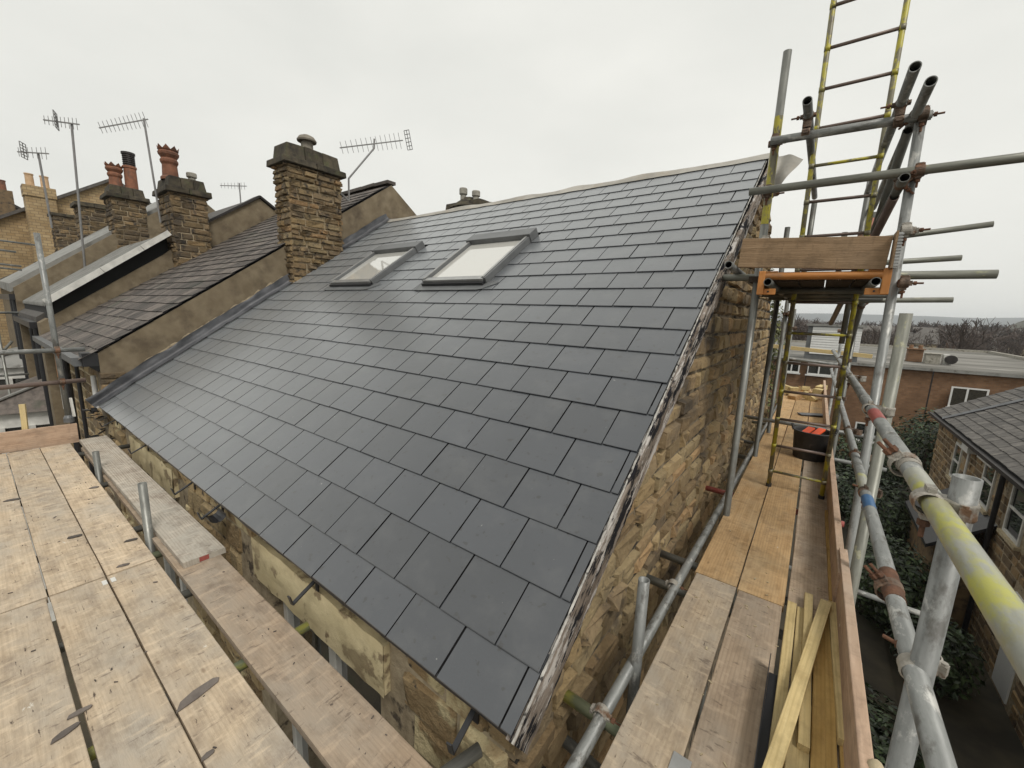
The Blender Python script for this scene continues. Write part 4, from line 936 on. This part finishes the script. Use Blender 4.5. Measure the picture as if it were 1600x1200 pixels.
s7 = tube('scaffold_standard', (.33, 7.6, GZ), (.33, 7.6, 1.62), 'galvanised_dark', 'fourth upright along the gable wall near the evergreen tree')
s8 = tube('scaffold_standard', (1.03, 5.3, GZ), (1.03, 5.3, 2.62), 'galvanised_dark', 'upright behind the right ladder stile')
s9 = tube('scaffold_standard', (1.03, 8.1, GZ), (1.03, 8.1, 1.55), 'galvanised', 'farthest upright at the outer end of the walkway')
s10 = tube('scaffold_standard', (.245, .77, -2.2), (.24, .765, .287), 'galvanised', 'short open-topped stub upright between gable wall and walkway')
s11 = tube('scaffold_standard', (.5, 4.4, 1.8), (.5, 4.4, 2.6), 'galvanised_dark', 'thin distant upright left of the ladder above the brown board')
# --- rails
gr1 = tube('scaffold_guard_rail', (.985, -1.6, .985), (.925, 7.4, .975), 'galvanised', 'top guard rail with yellow paint and a red band', 'scaffold tubes', sleeve=((.3, 2.30, 'tube_yellow', 'paint_band'), (3.06, 3.30, 'paint_red', 'paint_band'), (2.36, 2.44, 'pale_coupler', 'joint_sleeve'), (3.72, 3.80, 'galvanised', 'joint_sleeve'), (5.6, 5.75, 'galvanised', 'joint_sleeve')))
gr2 = tube('scaffold_guard_rail', (1.0, -1.6, .565), (1.0, 9.4, .50), 'galvanised', 'lower guard rail with a blue band and rusty sleeve', 'scaffold tubes', sleeve=((2.38, 2.56, 'rust', 'joint_sleeve'), (3.17, 3.33, 'paint_blue', 'paint_band'), (3.45, 3.7, 'tube_yellow', 'paint_band')))
ld1 = tube('scaffold_ledger', (.205, -1.5, -.155), (.275, 9.2, -.135), 'galvanised', 'long ledger tube running beside the gable wall')
# putlogs under the walkway
for i, (y, m, lb) in enumerate(((.465, 'tube_green', 'green mossy putlog poking from under the near walkway boards'), (1.455, 'galvanised_dark', 'grey putlog behind the stub upright'), (1.775, 'galvanised_dark', 'second grey putlog just beyond the stub upright'), (3.15, 'paint_red', 'putlog with red painted end at the wall'), (4.4, 'galvanised_dark', 'dark putlog under the middle of the walkway'), (6.4, 'galvanised_dark', 'dark putlog under the far boards'), (-.6, 'galvanised', 'putlog under the near end of the walkway'))):
    pt = tube('scaffold_putlog', (.0, y, -.165), (1.06, y-.01, -.17), m, lb)
    if i < 2: coupler(pt, (.21, y, -.165), EX, EY, (0, 0, .02), 'pale_coupler')
# lower lift ledgers seen through the rails
tube('scaffold_ledger', (-.2, .52, -.42), (2.1, .40, -.62), 'galvanised', 'upper of two pale cross tubes low behind the nearest upright')
tube('scaffold_ledger', (-.2, .62, -1.25), (2.1, .58, -1.42), 'galvanised', 'lower of two pale cross tubes deep below the guard rails')
tube('scaffold_ledger', (-.1, 3.9, -1.05), (1.9, 3.9, -1.1), 'galvanised', 'pale cross tube low beyond the third upright')
tube('scaffold_ledger', (-.1, 5.35, .12), (1.55, 5.35, .10), 'galvanised', 'thin pale cross tube between the far uprights')
tube('scaffold_ledger', (-.1, 5.45, -.25), (1.55, 5.45, -.28), 'galvanised', 'lower thin pale cross tube between the far uprights')
tube('scaffold_guard_rail', (.1, 8.0, .755), (1.1, 8.0, .71), 'galvanised', 'metal end rail across the far end of the walkway')
# --- upper tower
u1 = tube('scaffold_transom', (.207, 2.41, 2.247), (2.3, 2.42, 2.243), 'galvanised_mossy', 'long cross tube running out of the right edge above the brown board')
u2 = tube('scaffold_transom', (.29, 2.44, 2.553), (1.04, 2.44, 2.533), 'galvanised', 'top cross tube joining the two tall uprights')
u3 = tube('scaffold_transom', (.09, 2.52, 1.700), (1.43, 2.52, 1.688), 'galvanised_mossy', 'cross tube at orange beam level projecting to the right')
u4 = tube('scaffold_transom', (.38, 4.4, 2.13), (1.75, 4.4, 2.26), 'galvanised_mossy', 'distant cross tube crossing behind the ladder above the brown board')
u5 = tube('scaffold_transom', (.4, 4.45, 1.62), (1.62, 4.45, 1.64), 'galvanised_mossy', 'distant cross tube poking out below the orange beam')
u6 = tube('scaffold_transom', (.5, 4.35, 1.95), (1.60, 4.35, 1.99), 'galvanised_mossy', 'distant cross tube poking out beside the brown board')
e1 = tube('scaffold_guard_rail', (.475, 2.22, 2.66), (.49, 4.5, 2.66), 'galvanised', 'stub tube pointing at the viewer left of the ladder top')
e2 = tube('scaffold_guard_rail', (.905, 2.02, 2.62), (.90, 4.5, 2.64), 'galvanised', 'upper stub tube pointing at the viewer by the right stile')
e3 = tube('scaffold_guard_rail', (.975, 2.06, 2.555), (.965, 4.5, 2.50), 'galvanised', 'lower stub tube pointing at the viewer at the top corner')
e4 = tube('scaffold_guard_rail', (.965, 2.30, 2.19), (.955, 4.5, 2.16), 'galvanised_dark', 'dark open tube end beside the upright under the long cross tube')
e5 = tube('scaffold_guard_rail', (.395, 2.30, 1.648), (.40, 4.6, 1.648), 'galvanised_dark', 'open tube end inside the left orange bracket')
e6 = tube('scaffold_guard_rail', (.925, 2.30, 1.642), (.92, 4.6, 1.642), 'galvanised_dark', 'open tube end inside the right orange bracket')
e7 = tube('scaffold_guard_rail', (.17, 2.20, 1.755), (.165, 4.0, 1.72), 'galvanised', 'short tube end pointing out beside the barge board')
b1_ = tube('scaffold_brace', (.96, 2.52, 2.50), (.93, 5.2, 1.52), 'galvanised_dark', 'upper dark diagonal brace of the tower')
b2_ = tube('scaffold_brace', (.96, 2.6, 2.16), (.80, 5.0, 1.40), 'tube_brown', 'lower brown diagonal brace of the tower')
b3_ = tube('scaffold_brace', (1.02, 4.2, 1.9), (.98, 5.6, .62), 'galvanised_dark', 'black diagonal brace below the right orange bracket')
b4_ = tube('scaffold_standard', (.90, 4.42, 1.2), (.905, 4.42, 2.75), 'galvanised_dark', 'distant upright behind the right ladder stile above the brown board')
b5_ = tube('scaffold_standard', (.78, 4.42, 1.75), (.78, 4.42, 2.28), 'galvanised_dark', 'short distant upright just left of the right ladder stile')
for par, p, a, b, off, m in (
    (s1, (.31, 2.51, 2.56), EZ, EX, (0, -.05, 0), 'rusty_coupler'), (s1, (.31, 2.53, 2.245), EZ, EX, (0, -.09, 0), 'rusty_coupler'),
    (s2, (1.005, 2.46, 2.54), EZ, EX, (0, -.03, 0), 'rusty_coupler'), (s2, (1.03, 2.455, 2.245), EZ, EX, (0, -.04, 0), 'rusty_coupler'),
    (s2, (1.055, 2.45, 1.64), EZ, EX, (0, -.05, 0), 'rusty_coupler'), (s2, (1.04, 2.45, 1.93), EZ, EX, (-.02, -.05, 0), 'pale_coupler'),
    (s1, (.31, 2.53, 1.93), EZ, EX, (.02, -.05, 0), 'pale_coupler'),
    (e1, (.475, 2.44, 2.66), EY, EX, (0, 0, -.10), 'rusty_coupler'), (e2, (.905, 2.44, 2.62), EY, EX, (0, 0, -.09), 'rusty_coupler'), (e3, (.975, 2.44, 2.55), EY, EX, (.03, .03, -.03), 'rusty_coupler'),
    (e4, (.965, 2.43, 2.19), EY, EX, (.04, 0, .04), 'rusty_coupler'),
    (gr1, (.960, .47, .985), EY, EZ, (.052, 0, 0), 'pale_coupler'), (gr1, (.955, 1.82, .98), EY, EZ, (.065, 0, 0), 'pale_coupler'), (gr1, (.945, 3.3, .98), EY, EZ, (.07, 0, 0), 'pale_coupler'),
    (gr1, (.945, 5.3, .98), EY, EZ, (.08, 0, 0), 'rusty_coupler'), (gr2, (1.0, .47, .55), EY, EZ, (.03, .06, 0), 'pale_coupler'), (gr2, (1.0, 1.82, .545), EY, EZ, (.03, .05, 0), 'rusty_coupler'),
    (gr2, (1.0, 2.6, .54), EY, EZ, (.06, .0, 0), 'rusty_coupler'), (gr2, (1.0, 3.4, .535), EY, EZ, (.06, .0, 0), 'rusty_coupler'), (gr2, (1.0, 5.3, .525), EY, EZ, (.04, .0, 0), 'rusty_coupler'),
    (gr1, (.968, .82, .985), EY, EY, (-.012, .0, -.012), 'pale_coupler'), (gr2, (1.0, .86, .55), EY, EY, (-.012, .0, -.012), 'rusty_coupler'),
    (b3_, (1.01, 4.55, 1.58), (b3_.matrix_basis.to_3x3() @ EZ), EZ, (-.03, .05, 0), 'rusty_coupler'), (s6, (.33, 5.55, 1.5), EZ, EX, (.04, -.03, 0), 'rusty_coupler'),
    (s7, (.33, 7.6, 1.3), EZ, EX, (.05, 0, 0), 'rusty_coupler'), (s9, (1.03, 8.1, 1.28), EZ, EX, (-.05, 0, 0), 'rusty_coupler'), (b4_, (.90, 4.42, 2.2), EZ, EX, (0, -.05, 0), 'rusty_coupler')):
    coupler(par, p, a, b, off, m)
# salmon strap tied on the tower
g = G(); g.grid(lambda u, v: Vector((.925-.04*u+.012*math.sin(u*9)+.03*(v-.5), 3.6-.05*math.sin(u*7), 2.24-.56*u)), 18, 3)
O('tied_strap', g, 'paint_salmon', None, 'faded red strap hanging by the right ladder stile', 'strap', smooth=True)
# orange beam with square brackets
ob = root('orange_beam', (.67, 2.45, 1.6), 'orange painted steel beam with square end brackets under the brown board', 'beam')
g = tube_geo(.62, .024); O('beam_tube', g, 'paint_orange', ob, M=axm((.36, 2.40, 1.694), (.98, 2.40, 1.686)))
for x in (.395, .93):
    g = G(); xo = -.045 if x < .5 else .045
    g.box((x-.042, 2.395, 1.672), (x+.042, 2.41, 1.725)); g.box((x-.042, 2.395, 1.572), (x+.042, 2.41, 1.612))
    g.box((x+xo-.02, 2.375, 1.572), (x+xo+.02, 2.425, 1.725)); O('bracket', g, 'paint_orange', ob, bevel=.004)
    g = G(); g.cyl((x, 2.394, 1.593), (x, 2.385, 1.593), .006, n=8); O('bolt', g, 'dark_metal', ob)
# --- ladder
LB, LT_ = Vector((.0, 3.42, -.1)), Vector((-.035, 2.88, 4.75))
def lp(x, t): q = LB.lerp(LT_, t); return Vector((x+q.x, q.y, q.z))
ld = root('steel_ladder', (.71, 3.42, -.1), 'yellow painted steel ladder leaning up through the upper platform', 'ladder')
def lgeo(L, r=.0172): g = G(); g.lathe((0, 0, 0), [(.0, 0), (r, 0), (r, L), (0, L)], 14); return g
for x in (.515, .905): O('stile', lgeo((LT_-LB).length), 'tube_yellow_worn', ld, smooth=True, M=axm(lp(x, 0), lp(x, 1)))
for i in range(19):
    t = (.155+i*.2505)/4.85
    O('rung', lgeo(.39, .0115), 'tube_brown' if i % 5 else 'tube_yellow_worn', ld, smooth=True, M=axm(lp(.515, t), lp(.905, t)))
    for x in (.515, .905):
        p = lp(x, t); dd = (LT_-LB).normalized(); g = G(); g.cyl(p-dd*.018, p+dd*.016, .0195, n=12); O('rung_collar', g, 'tube_yellow_worn', ld, smooth=True)
for x in (.515, .905):
    g = G(); p = lp(x, 0); g.cyl(p, p+Vector((0, 0, .03)), .023, n=12); O('foot', g, 'rubber_tub', ld)
# --- boards
def board(name, p, q, wd, m, label, th=.038, group='scaffold boards', cat='board', vert=False, tw=0.):
    p, q = Vector(p), Vector(q); x = (q-p).normalized(); up = EZ; y = up.cross(x).normalized(); z = x.cross(y)
    if vert: y, z = z, -y
    M = Matrix((x, y, z)).transposed().to_4x4(); M.translation = p; L = (q-p).length; g = G()
    n = max(4, int(L/.25)); sd = rnd.random()*90
    def f(u, v):  # ring around the section
        k = round(v*4) % 4; yy = (-wd/2, wd/2, wd/2, -wd/2)[k]; zz = (0, 0, -th, -th)[k]
        e = .0022*noise.noise((u*n*.8, k, sd)); return (u*L, yy+e, zz+.0025*noise.noise((u*3+sd, 0, 0))*(1 if not vert else .3))
    g.grid(f, n, 4); g.add([f(0, k/4) for k in range(4)], [(0, 1, 2, 3)]); g.add([f(1, k/4) for k in range(4)], [(3, 2, 1, 0)])
    o = O(name, g, m, None, label, cat, group, M=M, bevel=.004)
    return o
def endband(par, p, x, wd, th, m='alu_trim'):   # thin hoop iron plates on a board end
    g = G(); 
    for s_ in (-.3, .3): g.box((p[0]-.022, p[1]+wd*s_-.014, p[2]), (p[0]+.022, p[1]+wd*s_+.014, p[2]+.0025))
    return O('hoop_iron', g, m, par)
ZW = -.1
B1 = board('scaffold_board', (.409, -1.6, ZW), (.409, 1.60, ZW), .213, 'board_worn', 'near walkway board next to the gable wall')
B2 = board('scaffold_board', (.637, -1.6, ZW), (.631, 1.585, ZW), .208, 'board_brown', 'near middle walkway board with dark gaps either side')
B3 = board('scaffold_board', (.866, -1.6, ZW), (.866, 1.40, ZW-.002), .218, 'board_brown', 'near outer walkway board under the battens')
B4 = board('scaffold_board', (.404, 1.607, ZW), (.398, 5.50, ZW), .222, 'board_fresh', 'orange-toned walkway board along the wall past the joint')
B5 = board('scaffold_board', (.632, 1.593, ZW), (.628, 5.2, ZW), .222, 'board_fresh', 'orange-toned middle walkway board under the ladder')
B6 = board('scaffold_board', (.868, 1.41, ZW), (.868, 5.2, ZW), .224, 'board_brown', 'grey brown outer walkway board beside the tub')
B7 = board('scaffold_board', (.398, 5.51, ZW), (.40, 10.7, ZW), .222, 'board_fresh', 'far walkway board along the wall')
B8 = board('scaffold_board', (.630, 5.21, ZW), (.632, 10.7, ZW), .222, 'board_fresh', 'far middle walkway board')
B9 = board('scaffold_board', (.866, 5.21, ZW), (.866, 10.7, ZW), .222, 'board_fresh', 'far outer walkway board')
T1 = board('toe_board', (1.0, -.9, .018), (.995, 2.02, .018), .215, 'board_pink', 'near pinkish toe board on edge right of the battens', group='toe boards', vert=True)
T2_ = board('toe_board', (.985, 1.75, .004), (.978, 5.2, .004), .205, 'board_pink', 'far toe board on edge behind the tub', group='toe boards', vert=True)
T3 = board('toe_board', (.97, 5.25, .015), (.97, 10.7, .015), .222, 'board_pink', 'farthest toe board on edge past the ladder', group='toe boards', vert=True)
T4 = board('toe_board', (.205, 2.375, 1.85), (.965, 2.375, 1.808), .186, 'toe_brown', 'wide brown board on edge above the orange beam', group='toe boards', vert=True)
g = G(); g.box((.975, 2.30, 1.715), (.985, 2.42, 1.915)); O('board_end_strip', g, 'toe_brown', T4)
g = G()
g.box((.988, 2.36, 1.72), (1.008, 2.40, 1.915))
for k in range(11): g.box((.984, 2.35, 1.73+k*.017), (1.012, 2.404, 1.738+k*.017))
O('perforated_strap', g, 'alu_trim', T4)
for k in range(5): board('scaffold_board', (.33+k*.145, 2.48, 1.70), (.33+k*.145, 4.9, 1.70), .138, 'board_underside_shade', 'shade-darkened underside board of the upper platform, %s from the wall' % ('first', 'second', 'third', 'fourth', 'fifth')[k], group='upper platform boards')
board('timber_rail', (-.2, 8.7, .93), (1.5, 8.5, .86), .07, 'batten_wood', 'pale timber rail across the far end of the walkway', .04, group=None, cat='rail', vert=True)
# --- street side platform
ZL = -.2
Lb = [(-.421, 'board_worn'), (-.647, 'board_worn'), (-.873, 'board_worn'), (-1.10, 'board_worn')]
wh = ('nearest the house', 'second from the house', 'third from the house', 'fourth from the house')
for k, (y, m) in enumerate(Lb):
    board('scaffold_board', (-5.82, y, ZL), (-2.452, y+.001, ZL), .2215-.002*(k == 1), m, 'far street-side platform board %s' % wh[k])
    b = board('scaffold_board', (-2.438, y-(.004 if k > 1 else 0), ZL), (1.45, y-(.012 if k > 1 else 0), ZL), .2215-(.006 if k else 0), m, 'near street-side platform board %s' % wh[k])
    if k < 2:
        g = G(); g.box((-2.395, y+(.085 if k else -.105), ZL+.0005), (-2.345, y+(.105 if k else -.085), ZL+.004)); O('hoop_iron', g, 'white_paint', b)
board('scaffold_board', (-5.75, -.135, ZL+.041), (-2.19, -.125, ZL+.039), .222, 'board_grey', 'grey weathered board lying on top beside the eaves with a red painted end')
rb_ = board('scaffold_board', (-2.75, -.152, ZL-.0), (1.2, -.156, ZL), .222, 'board_brown', 'brown inner board along the eaves under the grey one')
g = G(); g.box((-2.1905, -.155, ZL+.006), (-2.1885, -.105, ZL+.036)); O('red_end_mark', g, 'paint_red', rb_)
board('scaffold_board', (-5.70, -.14, ZL-.041), (-2.2, -.14, ZL-.041), .215, 'board_brown', 'dark board hidden under the grey weathered board')
tb = board('toe_board', (-5.86, -1.6, -.085), (-5.86, -.235, -.105), .215, 'board_pink', 'pink-brown toe board across the far end of the left platform', group='toe boards', vert=True)
# uprights and rails on the street side
l1 = tube('scaffold_standard', (-5.92, -.283, .045), (-5.92, -.300, 2.05), 'galvanised', 'leaning upright at the far left end with a capped foot')
g = G(); g.cyl((-5.92, -.283, .02), (-5.92, -.283, .07), .042, n=16); g.cyl((-5.92, -.283, .07), (-5.92, -.283, .10), .042, .027, n=16); O('foot_cap', g, 'grey_trim', l1)
g = G(); g.bar((-5.85, -.245, .09), (-5.87, -.25, .30), .012, .042); O('ledger_tag', g, 'white_paint', l1)
l2 = tube('scaffold_guard_rail', (-5.88, -1.8, .815), (-5.88, -.08, .835), 'galvanised', 'upper end rail at the left edge of the picture')
l3 = tube('scaffold_guard_rail', (-5.88, -1.8, .455), (-5.88, -.11, .486), 'tube_brown', 'lower brown end rail at the left edge')
for z in (.833, .485): coupler(l1, (-5.92, -.29, z), EZ, EY, (.045, 0, 0), 'rusty_coupler')
l4 = tube('scaffold_standard', (-2.775, -.27, GZ), (-2.79, -.27, .19), 'galvanised_dark', 'nearer grey upright poking up between the left platform boards')
l5 = tube('scaffold_standard', (-4.47, -.272, GZ), (-4.52, -.27, .0), 'galvanised_dark', 'farther upright poking up between the left platform boards')
for i, (x, m) in enumerate(((-5.5, 'galvanised_dark'), (-4.3, 'galvanised_dark'), (-3.12, 'galvanised_dark'), (-2.62, 'tube_green'), (-2.02, 'galvanised_dark'), (-1.25, 'tube_green'), (-.05, 'galvanised_dark'))):
    tube('scaffold_transom', (x, -1.6, ZL-.066), (x, (.12, -.05, .03, -.05, -.06, .04, -.05)[i], ZL-.064), m, '%s transom tube under the left platform counted from its far end' % ('first', 'second', 'third', 'fourth', 'fifth', 'sixth', 'seventh')[i])
tube('scaffold_ledger', (-6.2, -.33, ZL-.115), (1.5, -.33, ZL-.115), 'galvanised_dark', 'ledger tube under the gap of the left platform')
tube('scaffold_ledger', (-6.2, -1.3, ZL-.115), (1.5, -1.3, ZL-.115), 'galvanised_dark', 'outer ledger tube under the left platform')
tube('scaffold_transom', (-.24, -.3, -.225), (-.10, .10, -.195), 'galvanised_dark', 'short dark tube end between eaves wall and brown board')
st = board('timber_stake', (-5.9, -.62, -.3), (-5.95, -.60, .27), .045, 'batten_wood', 'pale wooden stake upright behind the left toe board', .03, None, 'stake')
# far scaffold on the next houses
for i, (x, y) in enumerate(((-13.0, -.62), (-13.0, -.45), (-15.5, -.75))):
    tube('scaffold_standard', (x, y, GZ), (x, y-.02, 1.6-.3*i), 'galvanised_dark', '%s far upright against the next houses at the left edge' % ('first', 'second', 'third')[i])
for i, z in enumerate((1.02, -.3)): tube('scaffold_ledger', (-13.02, -2.5, z), (-13.02, -.15, z+.03), 'galvanised', '%s far rail against the next houses at the left edge' % ('upper', 'lower')[i])
tube('scaffold_brace', (-13.05, -1.3, -1.0), (-13.05, -.3, .45), 'galvanised_dark', 'far diagonal brace against the next houses at the left edge')
for i, (z, l_) in enumerate(((2.95, -.1), (2.72, -.55), (2.35, -.5), (2.25, -.5))): tube('scaffold_ledger', (-17, -2.2, z), (-17, l_+.75, z-.14), 'galvanised', '%s of four pale far rails before the yellow brick gable' % ('topmost', 'second', 'third', 'lowest')[i])

for i, y in enumerate((2.95, 3.5, 4.1)): tube('scaffold_transom', (.25, y, 1.635), (1.12, y, 1.63), 'galvanised_dark', '%s dark cross tube under the upper platform' % ('nearest', 'middle', 'farthest')[i])
# ================================================================== loose things on the walkways
def batten(p, q, wd, th, m, label): return board('batten', p, q, wd, m, label, th, 'loose timber battens', 'batten')
zb = ZW+.026
batten((.765, .15, zb), (.775, 1.62, zb), .040, .025, 'batten_wood', 'leftmost pale batten of the loose bundle')
batten((.815, .0, zb), (.815, 1.60, zb), .036, .024, 'batten_wood', 'second pale batten from the left of the bundle')
batten((.845, .72, zb+.026), (.842, 1.72, zb+.026), .036, .025, 'batten_wood', 'short batten with cut end on top of the bundle middle')
batten((.885, .1, zb), (.893, 1.55, zb), .042, .025, 'batten_amber', 'amber batten in the middle of the bundle')
batten((.962, .83, zb+.027), (.945, 1.72, zb+.027), .038, .030, 'batten_wood', 'batten with square cut end on the right of the bundle')
batten((.925, .0, zb), (.925, 1.66, zb), .032, .024, 'batten_amber', 'narrow amber batten under the right of the bundle')
batten((.968, .0, zb), (.965, 1.5, zb), .034, .03, 'batten_amber', 'amber batten against the toe board')
batten((.72, .22, zb+.053), (.913, 1.66, zb+.053), .046, .026, 'batten_wood', 'pale batten lying askew across the bundle')
batten((.955, 1.78, zb), (.945, 3.1, zb), .036, .05, 'batten_amber', 'amber batten beyond the bundle along the toe board')
batten((.845, .55, zb), (.85, .95, zb), .034, .024, 'batten_wood', 'short stub of batten at the near end of the bundle')
# black dry-verge trim
vt = root('verge_trim_strip', (.735, .6, ZW), 'black plastic verge trim lying beside the battens', 'trim')
g = G(); g.bar((.742, -.2, ZW+.006), (.748, 1.05, ZW+.006), .055, .004); O('flange', g, 'black_plastic', vt)
g = G(); g.bar((.718, -.2, ZW+.035), (.716, 1.08, ZW+.04), .003, .07); O('web', g, 'black_plastic', vt)
# rubber tub
tubx, tuby = .80, 4.68
tb_ = root('rubber_tub', (tubx, tuby, ZW), 'black rubber builders tub standing on the walkway', 'tub')
g = G(); g.lathe((tubx, tuby, ZW), [(0, .004), (.150, 0), (.158, .01), (.182, .30), (.194, .305), (.196, .317), (.182, .32), (.172, .30), (.148, .03), (0, .025)], 28); O('tub_body', g, 'rubber_tub', tb_, smooth=True)
for s_ in (-1, 1):
    g = G(); pts = [Vector((tubx+s_*(.182+.02*math.sin(a)), tuby+.055*math.cos(a), ZW+.305+.055*math.sin(a))) for a in [math.pi*k/8 for k in range(9)]]
    for p, q in zip(pts, pts[1:]): g.cyl(p, q, .011, n=8)
    O('handle', g, 'rubber_tub', tb_, smooth=True)
g = G(); g.cyl((tubx, tuby, ZW+.03), (tubx, tuby, ZW+.262), .15, .168, 20); O('tub_rubble', g, 'soil', None, 'dark rubble filling the rubber tub', 'rubble')
for k, (dx, dy) in enumerate(((-.05, -.05), (.045, -.03))):
    g = G(); g.bar((tubx+dx-.035, tuby+dy-.05, ZW+.285), (tubx+dx+.03, tuby+dy+.09, ZW+.335), .068, .022); O('orange_clip', g, 'orange_plastic', None, '%s orange plastic piece lying in the tub' % ('left', 'right')[k], 'plastic piece', bevel=.004)
# gutter offcuts behind the tub
for k, (x, y, a, z) in enumerate(((.80, 5.55, .5, 0), (.88, 5.35, -.7, .0), (.86, 5.6, .1, .075))):
    g = G(); M = Matrix.Translation((x, y, ZW+z)) @ rotz(a) @ Matrix.Rotation(.2*k, 4, 'X')
    pr = [(-.06, .075), (-.06, .02), (-.04, 0), (.04, 0), (.06, .02), (.06, .075), (.055, .075), (.055, .023), (.037, .005), (-.037, .005), (-.055, .023), (-.055, .075)]
    g.prism([M @ Vector((-.14, p, z_)) for p, z_ in pr], M.to_3x3() @ Vector((.28, 0, 0)))
    O('gutter_offcut', g, 'black_plastic', None, ('black gutter offcut behind the tub on the left', 'black gutter offcut behind the tub by the toe board', 'black gutter offcut on top of the other two')[k], 'gutter', 'gutter offcuts')
# timber offcuts at the far end
rf_ = random.Random(12)
spots = [(.36, 8.7, 'small pale block'), (.50, 8.3, 'pale square block'), (.63, 8.9, 'long diagonal offcut'), (.72, 8.35, 'angled offcut'), (.80, 9.1, 'bright square offcut'), (.86, 8.6, 'round-ended offcut'), (.44, 9.2, 'thin pale offcut'), (.58, 9.35, 'flat offcut'), (.90, 9.3, 'end offcut by the toe board'), (.33, 9.3, 'corner offcut by the wall')]
for k, (x, y, nm) in enumerate(spots):
    g = G(); M = Matrix.Translation((x, y+.55, ZW+.06+.09*(k % 3 == 2))) @ rotz(rf_.uniform(0, 3)) @ Matrix.Rotation(rf_.uniform(-.6, .6), 4, 'Y')
    l, w_, t = rf_.uniform(.07, .15)*(2.2 if k == 2 else 1), rf_.uniform(.045, .09), rf_.uniform(.035, .065); g.box((-l, -w_, -t), (l, w_, t), 0, M)
    O('timber_offcut', g, ('batten_wood', 'board_fresh', 'batten_wood')[k % 3], None, nm+' in the heap at the far end of the walkway', 'offcut', 'timber offcuts', bevel=.003)
g = G(); g.bar((.62, 7.2, ZW+.02), (.95, 7.35, ZW+.03), .16, .012); O('plastic_sheet', g, 'lead', None, 'grey sheet scrap lying across the far boards', 'sheet')
# slate shards and bits on the street-side boards
def shard(x, y, l, w_, a, label, z=ZL, m='old_slate'):
    r = random.Random(label); c, s_ = math.cos(a), math.sin(a)
    P = [(-l, -w_*.9), (-l*.2, -w_), (l*.75, -w_*.7), (l, w_*.1), (l*.85, w_*.8), (-l*.1, w_), (-l*.8, w_*.5)]
    P = [(p*r.uniform(.85, 1.1), q*r.uniform(.8, 1.2)) for p, q in P]
    g = G(); g.prism([(x+p*c-q*s_, y+p*s_+q*c, z+.001) for p, q in P], (0, 0, .006)); O('slate_shard', g, m, None, label, 'slate shard', 'broken slate shards', bevel=.001)
SHARDS = [(-1.16, -.455, .085, .026, 1.73, 'long slate shard lying near the board gap'), (-1.416, -.764, .036, .013, 1.5, 'upper slate shard bridging the wide board gap'), (-1.345, -.81, .046, .014, 1.8, 'lower slate shard beside the wide board gap'),
    (-.848, -.515, .022, .010, 1.57, 'small slate shard stuck at the near end of the board gap'), (-2.50, -.45, .03, .012, 1.2, 'small slate flake just beyond the board joint'), (-3.154, -.578, .04, .018, 1.3, 'slate flake on the far middle board'),
    (-2.82, -.356, .035, .014, 1.2, 'slate flake near the edge of the far board'), (-4.09, -.357, .03, .02, .8, 'dark slate flake far along the board edge'), (-4.24, -.794, .045, .022, 1.2, 'slate flake on the far left board')]
for s_ in SHARDS: shard(*s_)
# litter too small to count
g = G(); rr = random.Random(4)
def chip(x, y, z, l):
    a = rr.uniform(0, 6.28); g.bar((x, y, z+.002), (x+math.cos(a)*l, y+math.sin(a)*l, z+.003), l*rr.uniform(.2, .5), .003)
for _ in range(90): chip(rr.uniform(-5.5, .3), rr.uniform(-1.15, -.33), ZL, rr.uniform(.004, .014)*(1 if rr.random() < .85 else 1.8))
for _ in range(22): chip(rr.uniform(-2.1, .2), rr.uniform(-.24, -.07), ZL, rr.uniform(.004, .014))
O('slate_chips', g, 'old_slate', None, 'tiny slate chips littering the left platform boards', 'chips', kind='stuff', M=Matrix())
g = G()
for _ in range(70): chip(rr.uniform(.32, .95), rr.choice((rr.uniform(.2, 1.9), rr.uniform(1.6, 7))), ZW, rr.uniform(.005, .02))
O('wood_chips', g, 'pale_mortar', None, 'pale wood chips littering the walkway boards', 'chips', kind='stuff', M=Matrix())
# board clip and a lump of mortar
g = G(); g.box((.485, .39, ZW+.001), (.545, .46, ZW+.005)); g.box((.520, .40, ZW-.03), (.526, .45, ZW+.001)); O('board_clip', g, 'alu_trim', None, 'bright metal plate bridging the gap of the near walkway boards', 'clip', bevel=.001)
# hessian wrap round the near end of the toe board
g = G(); g.grid(lambda u, v: Vector((1.0+.034*math.cos(u*6.283)*(1+.25*noise.noise((u*5, v*4, 2))), .50+.10*v, .055+.085*math.sin(u*6.283)*(1+.12*noise.noise((u*6, v*5, 9))))), 20, 8); O('cloth_wrap', g, 'pale_mortar', None, 'pale cloth tied around the near end of the toe board', 'cloth', smooth=True)
# ================================================================== air between here and the hills
g = G(); g.box((-2200, -400, GZ-1), (3200, 2900, 68))
hz = O('haze', g, 'soil', kind='stuff', M=Matrix()); hz.data.materials.clear()
hm = bpy.data.materials.new('haze_air'); hm.use_nodes = True; n = hm.node_tree; n.nodes.clear()
pv = n.nodes.new('ShaderNodeVolumePrincipled'); pv.inputs['Color'].default_value = (.86, .90, .95, 1); pv.inputs['Density'].default_value = .0003; pv.inputs['Anisotropy'].default_value = .2
mo = n.nodes.new('ShaderNodeOutputMaterial'); n.links.new(pv.outputs[0], mo.inputs['Volume']); hz.data.materials.append(hm)
S.cycles.volume_bounces = 2
